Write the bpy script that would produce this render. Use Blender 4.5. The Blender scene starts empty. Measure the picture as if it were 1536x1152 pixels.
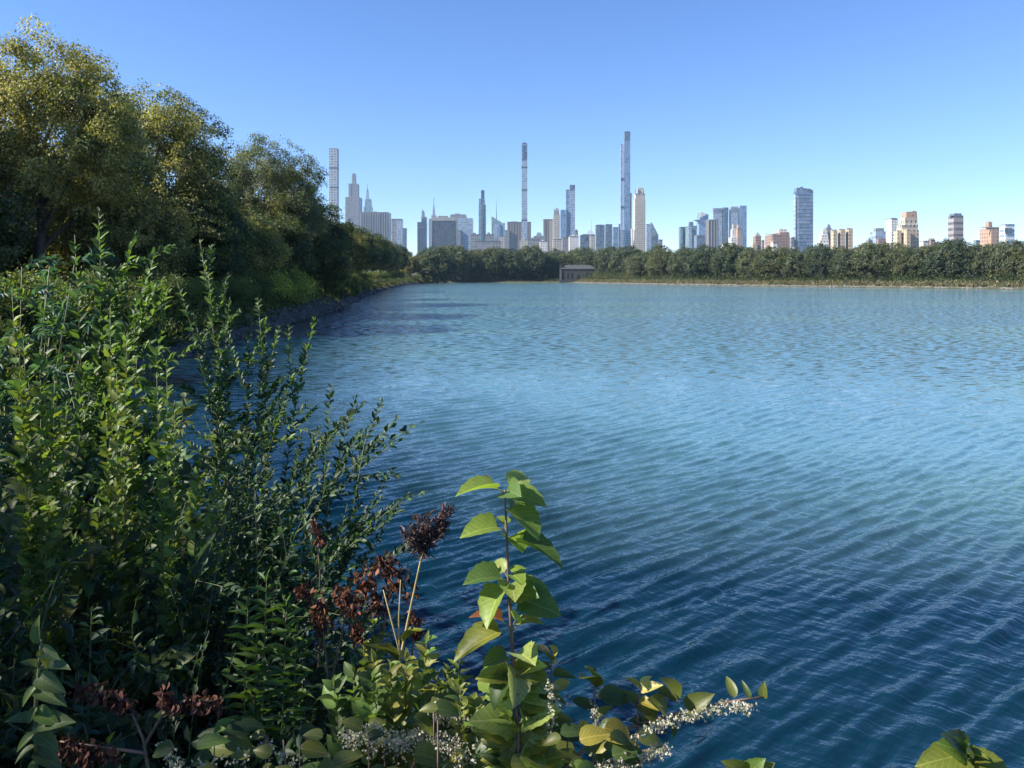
import bpy, math, random
import numpy as np
from mathutils import Vector

# ------------------------------------------------------------------ frame of reference
F, HX, HY, CAMZ = 1110.0, 768.0, 416.0, 3.6      # focal length and horizon of the photograph (1536 px wide), eye height
SUN_AZ, SUN_EL = math.radians(-103), math.radians(37)   # azimuth measured from +Y towards +X

def at(px, py, Y):
    return np.array([(px - HX) / F * Y, Y, CAMZ - (py - HY) / F * Y])

sc = bpy.context.scene
COL = sc.collection
rng = np.random.default_rng(7)

# ------------------------------------------------------------------ materials
def newmat(name):
    m = bpy.data.materials.new(name); m.use_nodes = True
    nt = m.node_tree
    for n in list(nt.nodes): nt.nodes.remove(n)
    return m, nt, nt.nodes, nt.links

def N(nt, t, **kw):
    n = nt.nodes.new(t)
    for k, v in kw.items():
        if k.startswith('i_'):
            n.inputs[k[2:].replace('_', ' ')].default_value = v
        else: setattr(n, k, v)
    return n

def mth(nt, op, a, b=None, c=None):
    n = nt.nodes.new('ShaderNodeMath'); n.operation = op
    for i, v in enumerate((a, b, c)):
        if v is None: continue
        if isinstance(v, (int, float)): n.inputs[i].default_value = v
        else: nt.links.new(v, n.inputs[i])
    return n.outputs[0]

def mixc(nt, fac, a, b):
    n = nt.nodes.new('ShaderNodeMix'); n.data_type = 'RGBA'
    for sock, v in ((n.inputs['Factor'], fac), (n.inputs[6], a), (n.inputs[7], b)):
        if isinstance(v, (int, float)): sock.default_value = v
        elif isinstance(v, tuple): sock.default_value = (*v, 1)
        else: nt.links.new(v, sock)
    return n.outputs[2]

def leafmat(name, trans=0.35, rough=0.45, spec=0.35, veins=False):
    m, nt, ns, lk = newmat(name)
    at_ = N(nt, 'ShaderNodeAttribute', attribute_name='tint')
    geo = N(nt, 'ShaderNodeNewGeometry')
    noi = N(nt, 'ShaderNodeTexNoise', i_Scale=60.0, i_Detail=2.0)
    lk.new(geo.outputs['Position'], noi.inputs['Vector'])
    v = mth(nt, 'MULTIPLY_ADD', noi.outputs['Fac'], 0.5, 0.75)
    hsv = N(nt, 'ShaderNodeHueSaturation')
    lk.new(at_.outputs['Color'], hsv.inputs['Color']); lk.new(v, hsv.inputs['Value'])
    col = hsv.outputs[0]
    if veins:
        lc = N(nt, 'ShaderNodeAttribute', attribute_name='leafco'); sx = N(nt, 'ShaderNodeSeparateXYZ'); lk.new(lc.outputs['Vector'], sx.inputs[0])
        av = mth(nt, 'ABSOLUTE', sx.outputs[1])
        mid = mth(nt, 'LESS_THAN', av, 0.022)
        sv = mth(nt, 'LESS_THAN', mth(nt, 'FRACT', mth(nt, 'SUBTRACT', mth(nt, 'MULTIPLY', sx.outputs[0], 7.0), mth(nt, 'MULTIPLY', av, 6.0))), 0.13)
        vv = mth(nt, 'MAXIMUM', mid, mth(nt, 'MULTIPLY', sv, 0.55))
        lite = N(nt, 'ShaderNodeMix', data_type='RGBA', blend_type='MULTIPLY'); lite.inputs['Factor'].default_value = 1; lk.new(col, lite.inputs[6]); lite.inputs[7].default_value = (1.7, 1.5, 1.9, 1)
        col = mixc(nt, vv, col, lite.outputs[2])
        # browned edges and spots on some leaves
        n2 = N(nt, 'ShaderNodeTexNoise', i_Scale=55.0, i_Detail=3.0); lk.new(geo.outputs['Position'], n2.inputs['Vector'])
        spot = mth(nt, 'GREATER_THAN', mth(nt, 'ADD', n2.outputs['Fac'], mth(nt, 'MULTIPLY', mth(nt, 'POWER', av, 2.0), .35)), mth(nt, 'SUBTRACT', .76, mth(nt, 'MULTIPLY', sx.outputs[2], .10)))
        col = mixc(nt, mth(nt, 'MULTIPLY', spot, .75), col, (.17, .10, .035))
    p = N(nt, 'ShaderNodeBsdfPrincipled', i_Roughness=rough)
    p.inputs['Specular IOR Level'].default_value = spec
    lk.new(col, p.inputs['Base Color'])
    t = N(nt, 'ShaderNodeBsdfTranslucent')
    tc = N(nt, 'ShaderNodeMix', data_type='RGBA', blend_type='MULTIPLY')
    tc.inputs['Factor'].default_value = 1
    lk.new(col, tc.inputs[6]); tc.inputs[7].default_value = (1.55, 1.6, 0.7, 1)
    lk.new(tc.outputs[2], t.inputs['Color'])
    mx = N(nt, 'ShaderNodeMixShader'); mx.inputs[0].default_value = trans
    lk.new(p.outputs[0], mx.inputs[1]); lk.new(t.outputs[0], mx.inputs[2])
    o = N(nt, 'ShaderNodeOutputMaterial'); lk.new(mx.outputs[0], o.inputs[0])
    return m

def plain(name, col, rough=0.8, scale=3.0, var=0.35, metallic=0.0, bump=0.0, col2=None):
    m, nt, ns, lk = newmat(name)
    tc = N(nt, 'ShaderNodeTexCoord')
    noi = N(nt, 'ShaderNodeTexNoise', i_Scale=scale, i_Detail=6.0, i_Roughness=0.65)
    lk.new(tc.outputs['Object'], noi.inputs['Vector'])
    c2 = col2 or tuple(c * (1 + var) for c in col)
    c1 = tuple(c * (1 - var) for c in col) if col2 is None else col
    r = N(nt, 'ShaderNodeMapRange'); r.inputs[1].default_value = 0.35; r.inputs[2].default_value = 0.65
    lk.new(noi.outputs['Fac'], r.inputs[0])
    p = N(nt, 'ShaderNodeBsdfPrincipled', i_Roughness=rough, i_Metallic=metallic)
    lk.new(mixc(nt, r.outputs[0], c1, c2), p.inputs['Base Color'])
    if bump:
        b = N(nt, 'ShaderNodeBump', i_Strength=0.8, i_Distance=bump)
        lk.new(noi.outputs['Fac'], b.inputs['Height']); lk.new(b.outputs[0], p.inputs['Normal'])
    o = N(nt, 'ShaderNodeOutputMaterial'); lk.new(p.outputs[0], o.inputs[0])
    return m

def facade(name, wall, glass, bay, floor, fu, fv, grough=0.12, gvar=0.6):
    """window grid: u = x + y works on both faces of an axis aligned block"""
    m, nt, ns, lk = newmat(name)
    tc = N(nt, 'ShaderNodeTexCoord'); s = N(nt, 'ShaderNodeSeparateXYZ'); lk.new(tc.outputs['Object'], s.inputs[0])
    u = mth(nt, 'DIVIDE', mth(nt, 'ADD', s.outputs[0], s.outputs[1]), bay)
    v = mth(nt, 'DIVIDE', s.outputs[2], floor)
    wu = mth(nt, 'LESS_THAN', mth(nt, 'FRACT', u), fu); wv = mth(nt, 'LESS_THAN', mth(nt, 'FRACT', v), fv)
    geo = N(nt, 'ShaderNodeNewGeometry'); sn = N(nt, 'ShaderNodeSeparateXYZ'); lk.new(geo.outputs['Normal'], sn.inputs[0])
    side = mth(nt, 'LESS_THAN', mth(nt, 'ABSOLUTE', sn.outputs[2]), 0.5)
    w = mth(nt, 'MULTIPLY', mth(nt, 'MULTIPLY', wu, wv), side)
    cb = N(nt, 'ShaderNodeCombineXYZ')
    lk.new(mth(nt, 'FLOOR', u), cb.inputs[0]); lk.new(mth(nt, 'FLOOR', v), cb.inputs[1])
    wn = N(nt, 'ShaderNodeTexWhiteNoise', noise_dimensions='2D'); lk.new(cb.outputs[0], wn.inputs['Vector'])
    noi = N(nt, 'ShaderNodeTexNoise', i_Scale=0.04, i_Detail=4.0); lk.new(tc.outputs['Object'], noi.inputs['Vector'])
    g2 = tuple(min(1, c * (1 + gvar) + 0.03) for c in glass); g1 = tuple(c * (1 - gvar * 0.6) for c in glass)
    gc = mixc(nt, wn.outputs['Value'], g1, g2)
    wc = mixc(nt, noi.outputs['Fac'], tuple(c * 0.8 for c in wall), tuple(min(1, c * 1.15) for c in wall))
    p = N(nt, 'ShaderNodeBsdfPrincipled')
    lk.new(mixc(nt, w, wc, gc), p.inputs['Base Color'])
    lk.new(mth(nt, 'MULTIPLY_ADD', w, grough - 0.8, 0.8), p.inputs['Roughness'])
    o = N(nt, 'ShaderNodeOutputMaterial'); lk.new(p.outputs[0], o.inputs[0])
    return m

LEAF = leafmat('leaf_green', 0.40, 0.5, 0.35); LEAFD = leafmat('leaf_thick', 0.22, 0.4, 0.4); LEAFB = leafmat('leaf_broad', 0.52, 0.42, 0.4, True)
PETAL = leafmat('petal', 0.3, 0.7, 0.2); DRY = leafmat('dry_leaf', 0.15, 0.8, 0.1)
BARK = plain('bark', (0.06, 0.048, 0.038), 0.9, 8, 0.4, bump=0.02)
STEM = plain('green_stem', (0.10, 0.11, 0.045), 0.6, 20, 0.3)
STEMR = plain('reddish_stem', (0.13, 0.085, 0.06), 0.6, 20, 0.3)
STRAW = plain('straw', (0.36, 0.29, 0.13), 0.6, 20, 0.25)
STONE = plain('riprap_stone', (0.045, 0.043, 0.038), 0.85, 2.5, 0.5, bump=0.03)
PALESTONE = plain('pale_stone', (0.12, 0.112, 0.098), 0.9, 1.2, 0.35)
GRANITE = plain('granite', (0.06, 0.058, 0.056), 0.85, 1.5, 0.35, bump=0.03)
SLATE = plain('slate_roof', (0.055, 0.064, 0.062), 0.6, 2.0, 0.2)
IRON = plain('iron', (0.02, 0.02, 0.022), 0.5, 5, 0.2)
DARKGLASS = plain('dark_glass', (0.015, 0.018, 0.022), 0.15, 1, 0.2)
ROOFGREY = plain('roof_grey', (0.16, 0.165, 0.17), 0.8, 0.2, 0.3)
LIMESTONE = plain('limestone_trim', (0.27, 0.26, 0.24), 0.8, 0.2, 0.15)
DARKMETAL = plain('dark_metal', (0.05, 0.055, 0.065), 0.4, 0.2, 0.3)

# ------------------------------------------------------------------ mesh helpers
def tag(o, label=None, cat=None, group=None, kind=None):
    if label: o['label'] = label
    if cat: o['category'] = cat
    if group: o['group'] = group
    if kind: o['kind'] = kind
    return o

def mesh_np(name, V, faces_flat, loop_n, mat, smooth=False, tint=None):
    me = bpy.data.meshes.new(name)
    V = np.asarray(V, np.float32)
    me.vertices.add(len(V)); me.vertices.foreach_set('co', V.ravel())
    faces_flat = np.asarray(faces_flat, np.int32); loop_n = np.asarray(loop_n, np.int32)
    me.loops.add(len(faces_flat)); me.loops.foreach_set('vertex_index', faces_flat)
    me.polygons.add(len(loop_n))
    st = np.zeros(len(loop_n), np.int32); st[1:] = np.cumsum(loop_n)[:-1]
    me.polygons.foreach_set('loop_start', st)
    try: me.polygons.foreach_set('loop_total', loop_n)
    except Exception: pass
    me.polygons.foreach_set('use_smooth', np.full(len(loop_n), bool(smooth)))
    if tint is not None:
        a = me.attributes.new('tint', 'FLOAT_COLOR', 'POINT')
        c = np.ones((len(V), 4), np.float32); c[:, :3] = tint
        a.data.foreach_set('color', c.ravel())
    me.materials.append(mat)
    me.update(calc_edges=True)
    return me

def link(name, me, parent=None, loc=None):
    o = bpy.data.objects.new(name, me); COL.objects.link(o)
    if loc is not None: o.location = tuple(float(c) for c in loc)
    if parent is not None: o.parent = parent
    return o

def empty(name, loc, label, cat, group=None):
    o = link(name, None, None, loc); o.empty_display_size = 0.2
    return tag(o, label, cat, group)

class MB:
    def __init__(s): s.v = []; s.f = []; s.n = []; s.k = 0
    def add(s, V, Fc):
        s.v.append(np.asarray(V, float))
        for f in Fc: s.f.extend([i + s.k for i in f]); s.n.append(len(f))
        s.k += len(V)
    def box(s, x0, x1, y0, y1, z0, z1, top=None):
        """top = (x0,x1,y0,y1) of the upper face when tapered"""
        a, b, c, d = top or (x0, x1, y0, y1)
        V = [(x0,y0,z0),(x1,y0,z0),(x1,y1,z0),(x0,y1,z0),(a,c,z1),(b,c,z1),(b,d,z1),(a,d,z1)]
        s.add(V, [(3,2,1,0),(4,5,6,7),(0,1,5,4),(1,2,6,5),(2,3,7,6),(3,0,4,7)])
    def prism(s, poly, y0, y1):
        """poly in x,z extruded along y"""
        n = len(poly)
        V = [(x, y0, z) for x, z in poly] + [(x, y1, z) for x, z in poly]
        s.add(V, [tuple(range(n)), tuple(range(2*n-1, n-1, -1))] + [(i, i+n, (i+1) % n + n, (i+1) % n) for i in range(n)])
    def tube(s, P, R, k=5):
        P = np.asarray(P, float); n = len(P); R = np.broadcast_to(R, n)
        T = np.gradient(P, axis=0); T /= np.linalg.norm(T, axis=1)[:, None] + 1e-9
        ref = np.array([0.31, 0.83, 0.1]) if abs(T[0][2]) > 0.8 else np.array([0, 0, 1.0])
        A = np.cross(T, ref); A /= np.linalg.norm(A, axis=1)[:, None] + 1e-9
        B = np.cross(T, A)
        an = np.arange(k) * 2 * math.pi / k
        V = P[:, None, :] + R[:, None, None] * (np.cos(an)[None, :, None] * A[:, None, :] + np.sin(an)[None, :, None] * B[:, None, :])
        base = s.k; s.v.append(V.reshape(-1, 3)); s.k += n * k
        for i in range(n - 1):
            for j in range(k):
                a = base + i*k + j; b = base + i*k + (j+1) % k
                s.f.extend((a, b, b + k, a + k)); s.n.append(4)
        s.f.extend(range(base + (n-1)*k, base + n*k)); s.n.append(k)
    def mesh(s, name, mat, smooth=False): return mesh_np(name, np.concatenate(s.v), s.f, s.n, mat, smooth)
    def build(s, name, mat, parent=None, smooth=False, loc=None): return link(name, s.mesh(name, mat, smooth), parent, loc)

# leaf templates: (u along, v across, w off the plane), faces
def ribbed(us, ws, fold=0.1, droop=0.25):
    V = [(us[0], 0, 0)]; Fc = []
    for u, w in list(zip(us, ws))[1:-1]:
        c = -droop * u * u
        V += [(u, 0, c), (u, w, c + fold * w * 2), (u, -w, c + fold * w * 2)]
    V.append((us[-1], 0, -droop * us[-1] ** 2))
    k = len(us) - 2
    Fc += [(0, 1, 2), (0, 3, 1)]
    for i in range(k - 1):
        a = 1 + 3*i; b = a + 3
        Fc += [(a, b, b+1, a+1), (a, a+2, b+2, b)]
    a = 1 + 3*(k-1); Fc += [(a, len(V)-1, a+1), (a, a+2, len(V)-1)]
    return np.array(V, float), Fc
T_QUAD = (np.array([(0,0,0),(0.5,0.5,0.08),(1,0,-0.1),(0.45,-0.5,0.08)], float), [(0,1,2,3)])
T_LEAF = ribbed((0, .15, .4, .7, 1), (0, .3, .5, .36, 0), .15, .15)
T_LANCE = ribbed((0, .2, .55, 1), (0, .42, .5, 0), .2, .35)
T_BROAD = ribbed((0, .03, .14, .3, .48, .66, .82, .92, 1), (0, .2, .42, .5, .47, .38, .24, .11, 0), .16, .3)
T_LOBE = ribbed((0, .02, .08, .2, .28, .42, .5, .62, .70, .82, .90, 1), (0, .26, .44, .52, .46, .52, .46, .46, .36, .30, .16, 0), .22, .34)

def nrm(a): return a / (np.linalg.norm(a, axis=-1, keepdims=True) + 1e-9)

def s_rand(n): return np.random.default_rng(n).random(n).astype(np.float32)

class Leaves:
    def __init__(s): s.d = []
    def add(s, P, D, Nn, L, W, col):
        P = np.atleast_2d(P); n = len(P)
        g = lambda a, k: np.broadcast_to(np.asarray(a, float), (n, k)) if k > 1 else np.broadcast_to(np.asarray(a, float).reshape(-1), (n,))
        s.d.append((P, g(D, 3), g(Nn, 3), g(L, 1), g(W, 1), g(col, 3)))
    def mesh(s, name, tpl, mat, smooth=False):
        P, D, Nn, L, W, C = [np.concatenate([d[i] for d in s.d]) for i in range(6)]
        D = nrm(D); S = nrm(np.cross(D, Nn)); Nn = np.cross(S, D)
        V, Fc = tpl; m = len(V); n = len(P)
        X = P[:, None, :] + V[None, :, 0, None] * (L[:, None] * D)[:, None, :] + V[None, :, 1, None] * (W[:, None] * S)[:, None, :] + V[None, :, 2, None] * (L[:, None] * Nn)[:, None, :]
        fl = np.concatenate([np.array(f) for f in Fc]); ln = np.array([len(f) for f in Fc])
        flat = (fl[None, :] + (np.arange(n) * m)[:, None]).ravel()
        me = mesh_np(name, X.reshape(-1, 3), flat, np.tile(ln, n), mat, smooth, np.repeat(C, m, axis=0))
        if tpl is not T_QUAD:
            a = me.attributes.new('leafco', 'FLOAT_VECTOR', 'POINT'); q = np.tile(V.astype(np.float32), (n, 1)); q[:, 2] = np.repeat(s_rand(n), m); a.data.foreach_set('vector', q.ravel())
        return me
    def build(s, name, tpl, mat, parent=None, smooth=False): return link(name, s.mesh(name, tpl, mat, smooth), parent)

def rdir(r, n):
    return nrm(r.normal(size=(n, 3)))

def tints(r, n, cols, weights=None, jit=0.18):
    """pick one of the colours per leaf and jitter its value"""
    c = np.array(cols)[r.choice(len(cols), n, p=weights)]
    return np.clip(c * (1 + r.normal(0, jit, (n, 1))), 0.004, 1)

def copy_tree(o, loc, rz, s=1.0):
    c = o.copy(); COL.objects.link(c); c.location = tuple(float(v) for v in loc); c.rotation_euler = (0, 0, rz)
    c.scale = (s, s, s) if not isinstance(s, tuple) else s
    for ch in o.children:
        d = ch.copy(); COL.objects.link(d); d.parent = c
    return c

# ------------------------------------------------------------------ reservoir outline and ground
SHORE = np.array([(170,-26),(60,-14),(20,-1.5),(6,3.2),(2,4.1),(-0.6,4.6),(-2.6,5.6),(-5,8.2),(-8.5,13.5),(-12.4,20.4),(-15.3,31),(-16.4,44),
    (-18.2,62),(-20.4,84),(-27,130),(-38,220),(-54,377),(-57,440),(-50,488),(-36,500),(32,500),(40,498),(44,484),(54,440),(76,363),
    (111,285),(154,222),(196,140),(215,60),(205,0)], float)

def sdist(X, Y):
    """signed distance to the reservoir: negative over water"""
    P = np.stack([X.ravel(), Y.ravel()], 1); best = np.full(len(P), 1e9); ins = np.zeros(len(P), bool)
    n = len(SHORE)
    for i in range(n):
        a = SHORE[i]; b = SHORE[(i+1) % n]; ab = b - a
        t = np.clip(((P - a) @ ab) / (ab @ ab), 0, 1)
        d = np.linalg.norm(P - a - t[:, None] * ab, axis=1); best = np.minimum(best, d)
        c = ((a[1] > P[:, 1]) != (b[1] > P[:, 1])) & (P[:, 0] < (b[0]-a[0]) * (P[:, 1]-a[1]) / (b[1]-a[1] + 1e-12) + a[0])
        ins ^= c
    return (np.where(ins, -best, best)).reshape(X.shape)

def gz(X, Y):
    X = np.atleast_1d(np.asarray(X, float)); Y = np.atleast_1d(np.asarray(Y, float))
    d = sdist(X, Y)
    w = np.where(Y > 150, 5.0, 3.0)
    z = np.interp(d / w, [-3, 0, 1, 1.5, 3], [-1.6, -0.08, 1.75, 2.0, 2.15])
    z = z + np.where(d > 0, 1, 0) * 0.10 * np.sin(X * 1.7 + np.sin(Y)) * np.sin(Y * 1.3) * np.clip(d, 0, 1)
    return z
def gz1(x, y): return float(gz(x, y)[0])

def make_ground():
    s = np.linspace(-1, 1, 420)
    xs = np.sign(s) * (np.exp(np.abs(s) * 8.6) - 1) * 0.42
    t = np.linspace(0, 1, 420)
    ys = np.concatenate([-(np.exp(np.linspace(1, 0.02, 60) * 6.6) - 1) * 0.6, (np.exp(t * 8.8) - 1) * 0.62])
    X, Y = np.meshgrid(xs, ys)
    Z = gz(X, Y)
    ny, nx = X.shape
    V = np.stack([X, Y, Z], -1).reshape(-1, 3)
    i = np.arange(ny - 1)[:, None] * nx + np.arange(nx - 1)[None, :]
    Fq = np.stack([i, i + 1, i + nx + 1, i + nx], -1).reshape(-1)
    m, nt, ns, lk = newmat('ground_soil')
    geo = N(nt, 'ShaderNodeNewGeometry')
    n1 = N(nt, 'ShaderNodeTexNoise', i_Scale=0.6, i_Detail=8.0, i_Roughness=0.7); lk.new(geo.outputs['Position'], n1.inputs['Vector'])
    n2 = N(nt, 'ShaderNodeTexNoise', i_Scale=9.0, i_Detail=6.0, i_Roughness=0.7); lk.new(geo.outputs['Position'], n2.inputs['Vector'])
    c = mixc(nt, n1.outputs['Fac'], (0.035, 0.05, 0.018), (0.10, 0.085, 0.05))
    c = mixc(nt, mth(nt, 'MULTIPLY', n2.outputs['Fac'], 0.6), c, (0.03, 0.04, 0.014))
    p = N(nt, 'ShaderNodeBsdfPrincipled', i_Roughness=0.95); lk.new(c, p.inputs['Base Color'])
    b = N(nt, 'ShaderNodeBump', i_Distance=0.05); lk.new(n2.outputs['Fac'], b.inputs['Height']); lk.new(b.outputs[0], p.inputs['Normal'])
    o = N(nt, 'ShaderNodeOutputMaterial'); lk.new(p.outputs[0], o.inputs[0])
    g = link('ground', mesh_np('ground', V, Fq, np.full(len(Fq)//4, 4), m, True))
    tag(g, kind='structure')
make_ground()

# ------------------------------------------------------------------ water
def make_water():
    inner = np.radians(np.arange(-38, 38.01, 0.09))
    ang = np.concatenate([np.radians(np.linspace(-100, -38.5, 60)), inner, np.radians(np.linspace(38.5, 100, 60))])
    # radial rows follow the apparent size of waves seen from eye height
    q = np.concatenate([np.linspace(0.85, 0.012, 1500), np.linspace(0.0118, 0.0052, 40)])
    rad = CAMZ / q
    A, R = np.meshgrid(ang, rad)
    X = R * np.sin(A); Y = R * np.cos(A)
    step = np.gradient(rad)[:, None] * np.ones_like(A)
    r = np.random.default_rng(3)
    Z = np.zeros_like(X)
    main = math.radians(128)          # travel direction of the wave train
    # slow warps bend the crests so that none runs dead straight
    Xw = X + 0.22 * np.sin(Y * 0.31 + 1.0) + 0.22 * np.sin(X * 0.43 + Y * 0.17); Yw = Y + 0.22 * np.sin(X * 0.37 + 2.0) + 0.2 * np.sin(Y * 0.53 - X * 0.21)
    grp = 0.78 + 0.22 * np.sin(X * 0.55 + 0.8 * np.sin(Y * 0.4)) * np.sin(Y * 0.47 + 0.9 * np.sin(X * 0.35))
    for i in range(72):
        lam = 0.15 * (1.6 / 0.15) ** (r.random() ** 1.0)
        th = main + (r.normal(0, 0.13) if i % 5 else r.normal(-.75, .25)) + .25 * r.normal() * (lam < .22)
        k = 2 * math.pi / lam
        e = math.exp(-((math.log(lam / 0.38)) / (0.40 if lam < .38 else .30)) ** 2)
        a = 0.088 * (0.06 + e) / k
        fade = np.clip((lam / step - 2.5) / 3, 0, 1)
        ph = k * (math.cos(th) * Xw + math.sin(th) * Yw) + r.random() * 6.28
        Z += a * (1 if i % 5 else .6) * (np.cos(ph) + .36 * np.cos(2 * ph)) * fade * (grp if lam < 0.9 else 1)
    Z = Z * (1 - .5 * np.clip((R - 11) / 22, 0, 1))
    far = np.clip((R - 20) / 30, 0, 1)
    ny, nx = X.shape
    V = np.stack([X, Y, Z], -1).reshape(-1, 3)
    depth = np.clip(-sdist(X, Y), 0, 100).ravel()  # distance offshore, drives the painted sky reflection
    i = np.arange(ny - 1)[:, None] * nx + np.arange(nx - 1)[None, :]
    Fq = np.stack([i, i + nx, i + nx + 1, i + 1], -1).reshape(-1)
    m, nt, ns, lk = newmat('reservoir_water')
    geo = N(nt, 'ShaderNodeNewGeometry')
    def mapped(rot, sc_):
        mp = N(nt, 'ShaderNodeMapping', vector_type='TEXTURE'); mp.inputs['Rotation'].default_value = (0, 0, rot); mp.inputs['Scale'].default_value = (1 / sc_[0], 1 / sc_[1], 1)
        lk.new(geo.outputs['Position'], mp.inputs['Vector']); return mp.outputs[0]
    def noise(vec, s, d, ro=0.6):
        n = N(nt, 'ShaderNodeTexNoise', i_Scale=s, i_Detail=d, i_Roughness=ro, noise_dimensions='2D'); lk.new(vec, n.inputs['Vector']); return n.outputs['Fac']
    rot = math.radians(38)
    fine = noise(mapped(rot, (0.4, 1.0, 1)), 4.5, 3.0, 0.5)                  # ripples along the crests
    cross = noise(mapped(math.radians(-35), (0.25, 1.0, 1)), 7.0, 2.0)         # a weaker crossing set
    spx = N(nt, 'ShaderNodeSeparateXYZ'); lk.new(geo.outputs['Position'], spx.inputs[0])
    farm = N(nt, 'ShaderNodeMapRange'); farm.inputs[1].default_value = 14; farm.inputs[2].default_value = 38; lk.new(spx.outputs[1], farm.inputs[0])
    patch = noise(mapped(math.radians(12), (0.35, 1.0, 1)), 0.035, 4.0, 0.6)  # gusts
    pr = N(nt, 'ShaderNodeMapRange'); pr.inputs[1].default_value = 0.38; pr.inputs[2].default_value = 0.62; lk.new(patch, pr.inputs[0])
    hgt = mth(nt, 'MULTIPLY', fine, 0.028)
    hgt = mth(nt, 'MULTIPLY_ADD', cross, 0.014, hgt)
    hgt = mth(nt, 'MULTIPLY', hgt, mth(nt, 'MULTIPLY_ADD', pr.outputs[0], 0.5, 0.75))
    b0 = N(nt, 'ShaderNodeBump', i_Strength=1.0, i_Distance=1.0); lk.new(hgt, b0.inputs['Height'])
    # slopes of the wave train where it is finer than the modelled surface
    nn = N(nt, 'ShaderNodeTexNoise', i_Scale=5.0, i_Detail=1.0, i_Roughness=0.5, noise_dimensions='2D'); lk.new(mapped(rot * .5, (0.28, 1.0, 1)), nn.inputs['Vector'])
    vs = N(nt, 'ShaderNodeVectorMath', operation='SUBTRACT'); lk.new(nn.outputs['Color'], vs.inputs[0]); vs.inputs[1].default_value = (.5, .5, .5)
    vm = N(nt, 'ShaderNodeVectorMath', operation='MULTIPLY'); lk.new(vs.outputs[0], vm.inputs[0])
    amp = mth(nt, 'MULTIPLY', farm.outputs[0], mth(nt, 'MULTIPLY_ADD', pr.outputs[0], 0.5, 0.75))
    cv = N(nt, 'ShaderNodeCombineXYZ'); lk.new(mth(nt, 'MULTIPLY', amp, 1.0), cv.inputs[0]); lk.new(mth(nt, 'MULTIPLY', amp, 1.25), cv.inputs[1])
    lk.new(cv.outputs[0], vm.inputs[1])
    va = N(nt, 'ShaderNodeVectorMath', operation='ADD'); lk.new(b0.outputs[0], va.inputs[0]); lk.new(vm.outputs[0], va.inputs[1])
    b = N(nt, 'ShaderNodeVectorMath', operation='NORMALIZE'); lk.new(va.outputs[0], b.inputs[0])
    tone = noise(mapped(math.radians(20), (0.4, 1.0, 1)), 0.06, 3.0)
    tr = N(nt, 'ShaderNodeMapRange'); tr.inputs[1].default_value = 0.4; tr.inputs[2].default_value = 0.6; lk.new(tone, tr.inputs[0])
    # dark near the bank; offshore, sky reflection is painted into the teal base colour
    da = N(nt, 'ShaderNodeAttribute', attribute_name='tint'); ds = N(nt, 'ShaderNodeSeparateColor'); lk.new(da.outputs['Color'], ds.inputs[0])
    sky_mix = N(nt, 'ShaderNodeMapRange'); sky_mix.inputs[1].default_value = 4.5; sky_mix.inputs[2].default_value = 12.5; lk.new(mth(nt, 'MULTIPLY', ds.outputs[0], 100.0), sky_mix.inputs[0])
    deep = mixc(nt, sky_mix.outputs[0], (0.001, 0.014, 0.032), (0.072, 0.168, 0.208))
    green = mixc(nt, sky_mix.outputs[0], (0.002, 0.020, 0.034), (0.098, 0.204, 0.192))
    p = N(nt, 'ShaderNodeBsdfPrincipled', i_Roughness=0.06, i_IOR=1.333)
    lk.new(mixc(nt, tr.outputs[0], deep, green), p.inputs['Base Color']); lk.new(b.outputs[0], p.inputs['Normal'])
    o = N(nt, 'ShaderNodeOutputMaterial'); lk.new(p.outputs[0], o.inputs[0])
    w = link('water', mesh_np('water', V, Fq, np.full(len(Fq)//4, 4), m, True, np.repeat(depth[:, None] / 100, 3, 1)))
    tag(w, kind='structure')
make_water()

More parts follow.
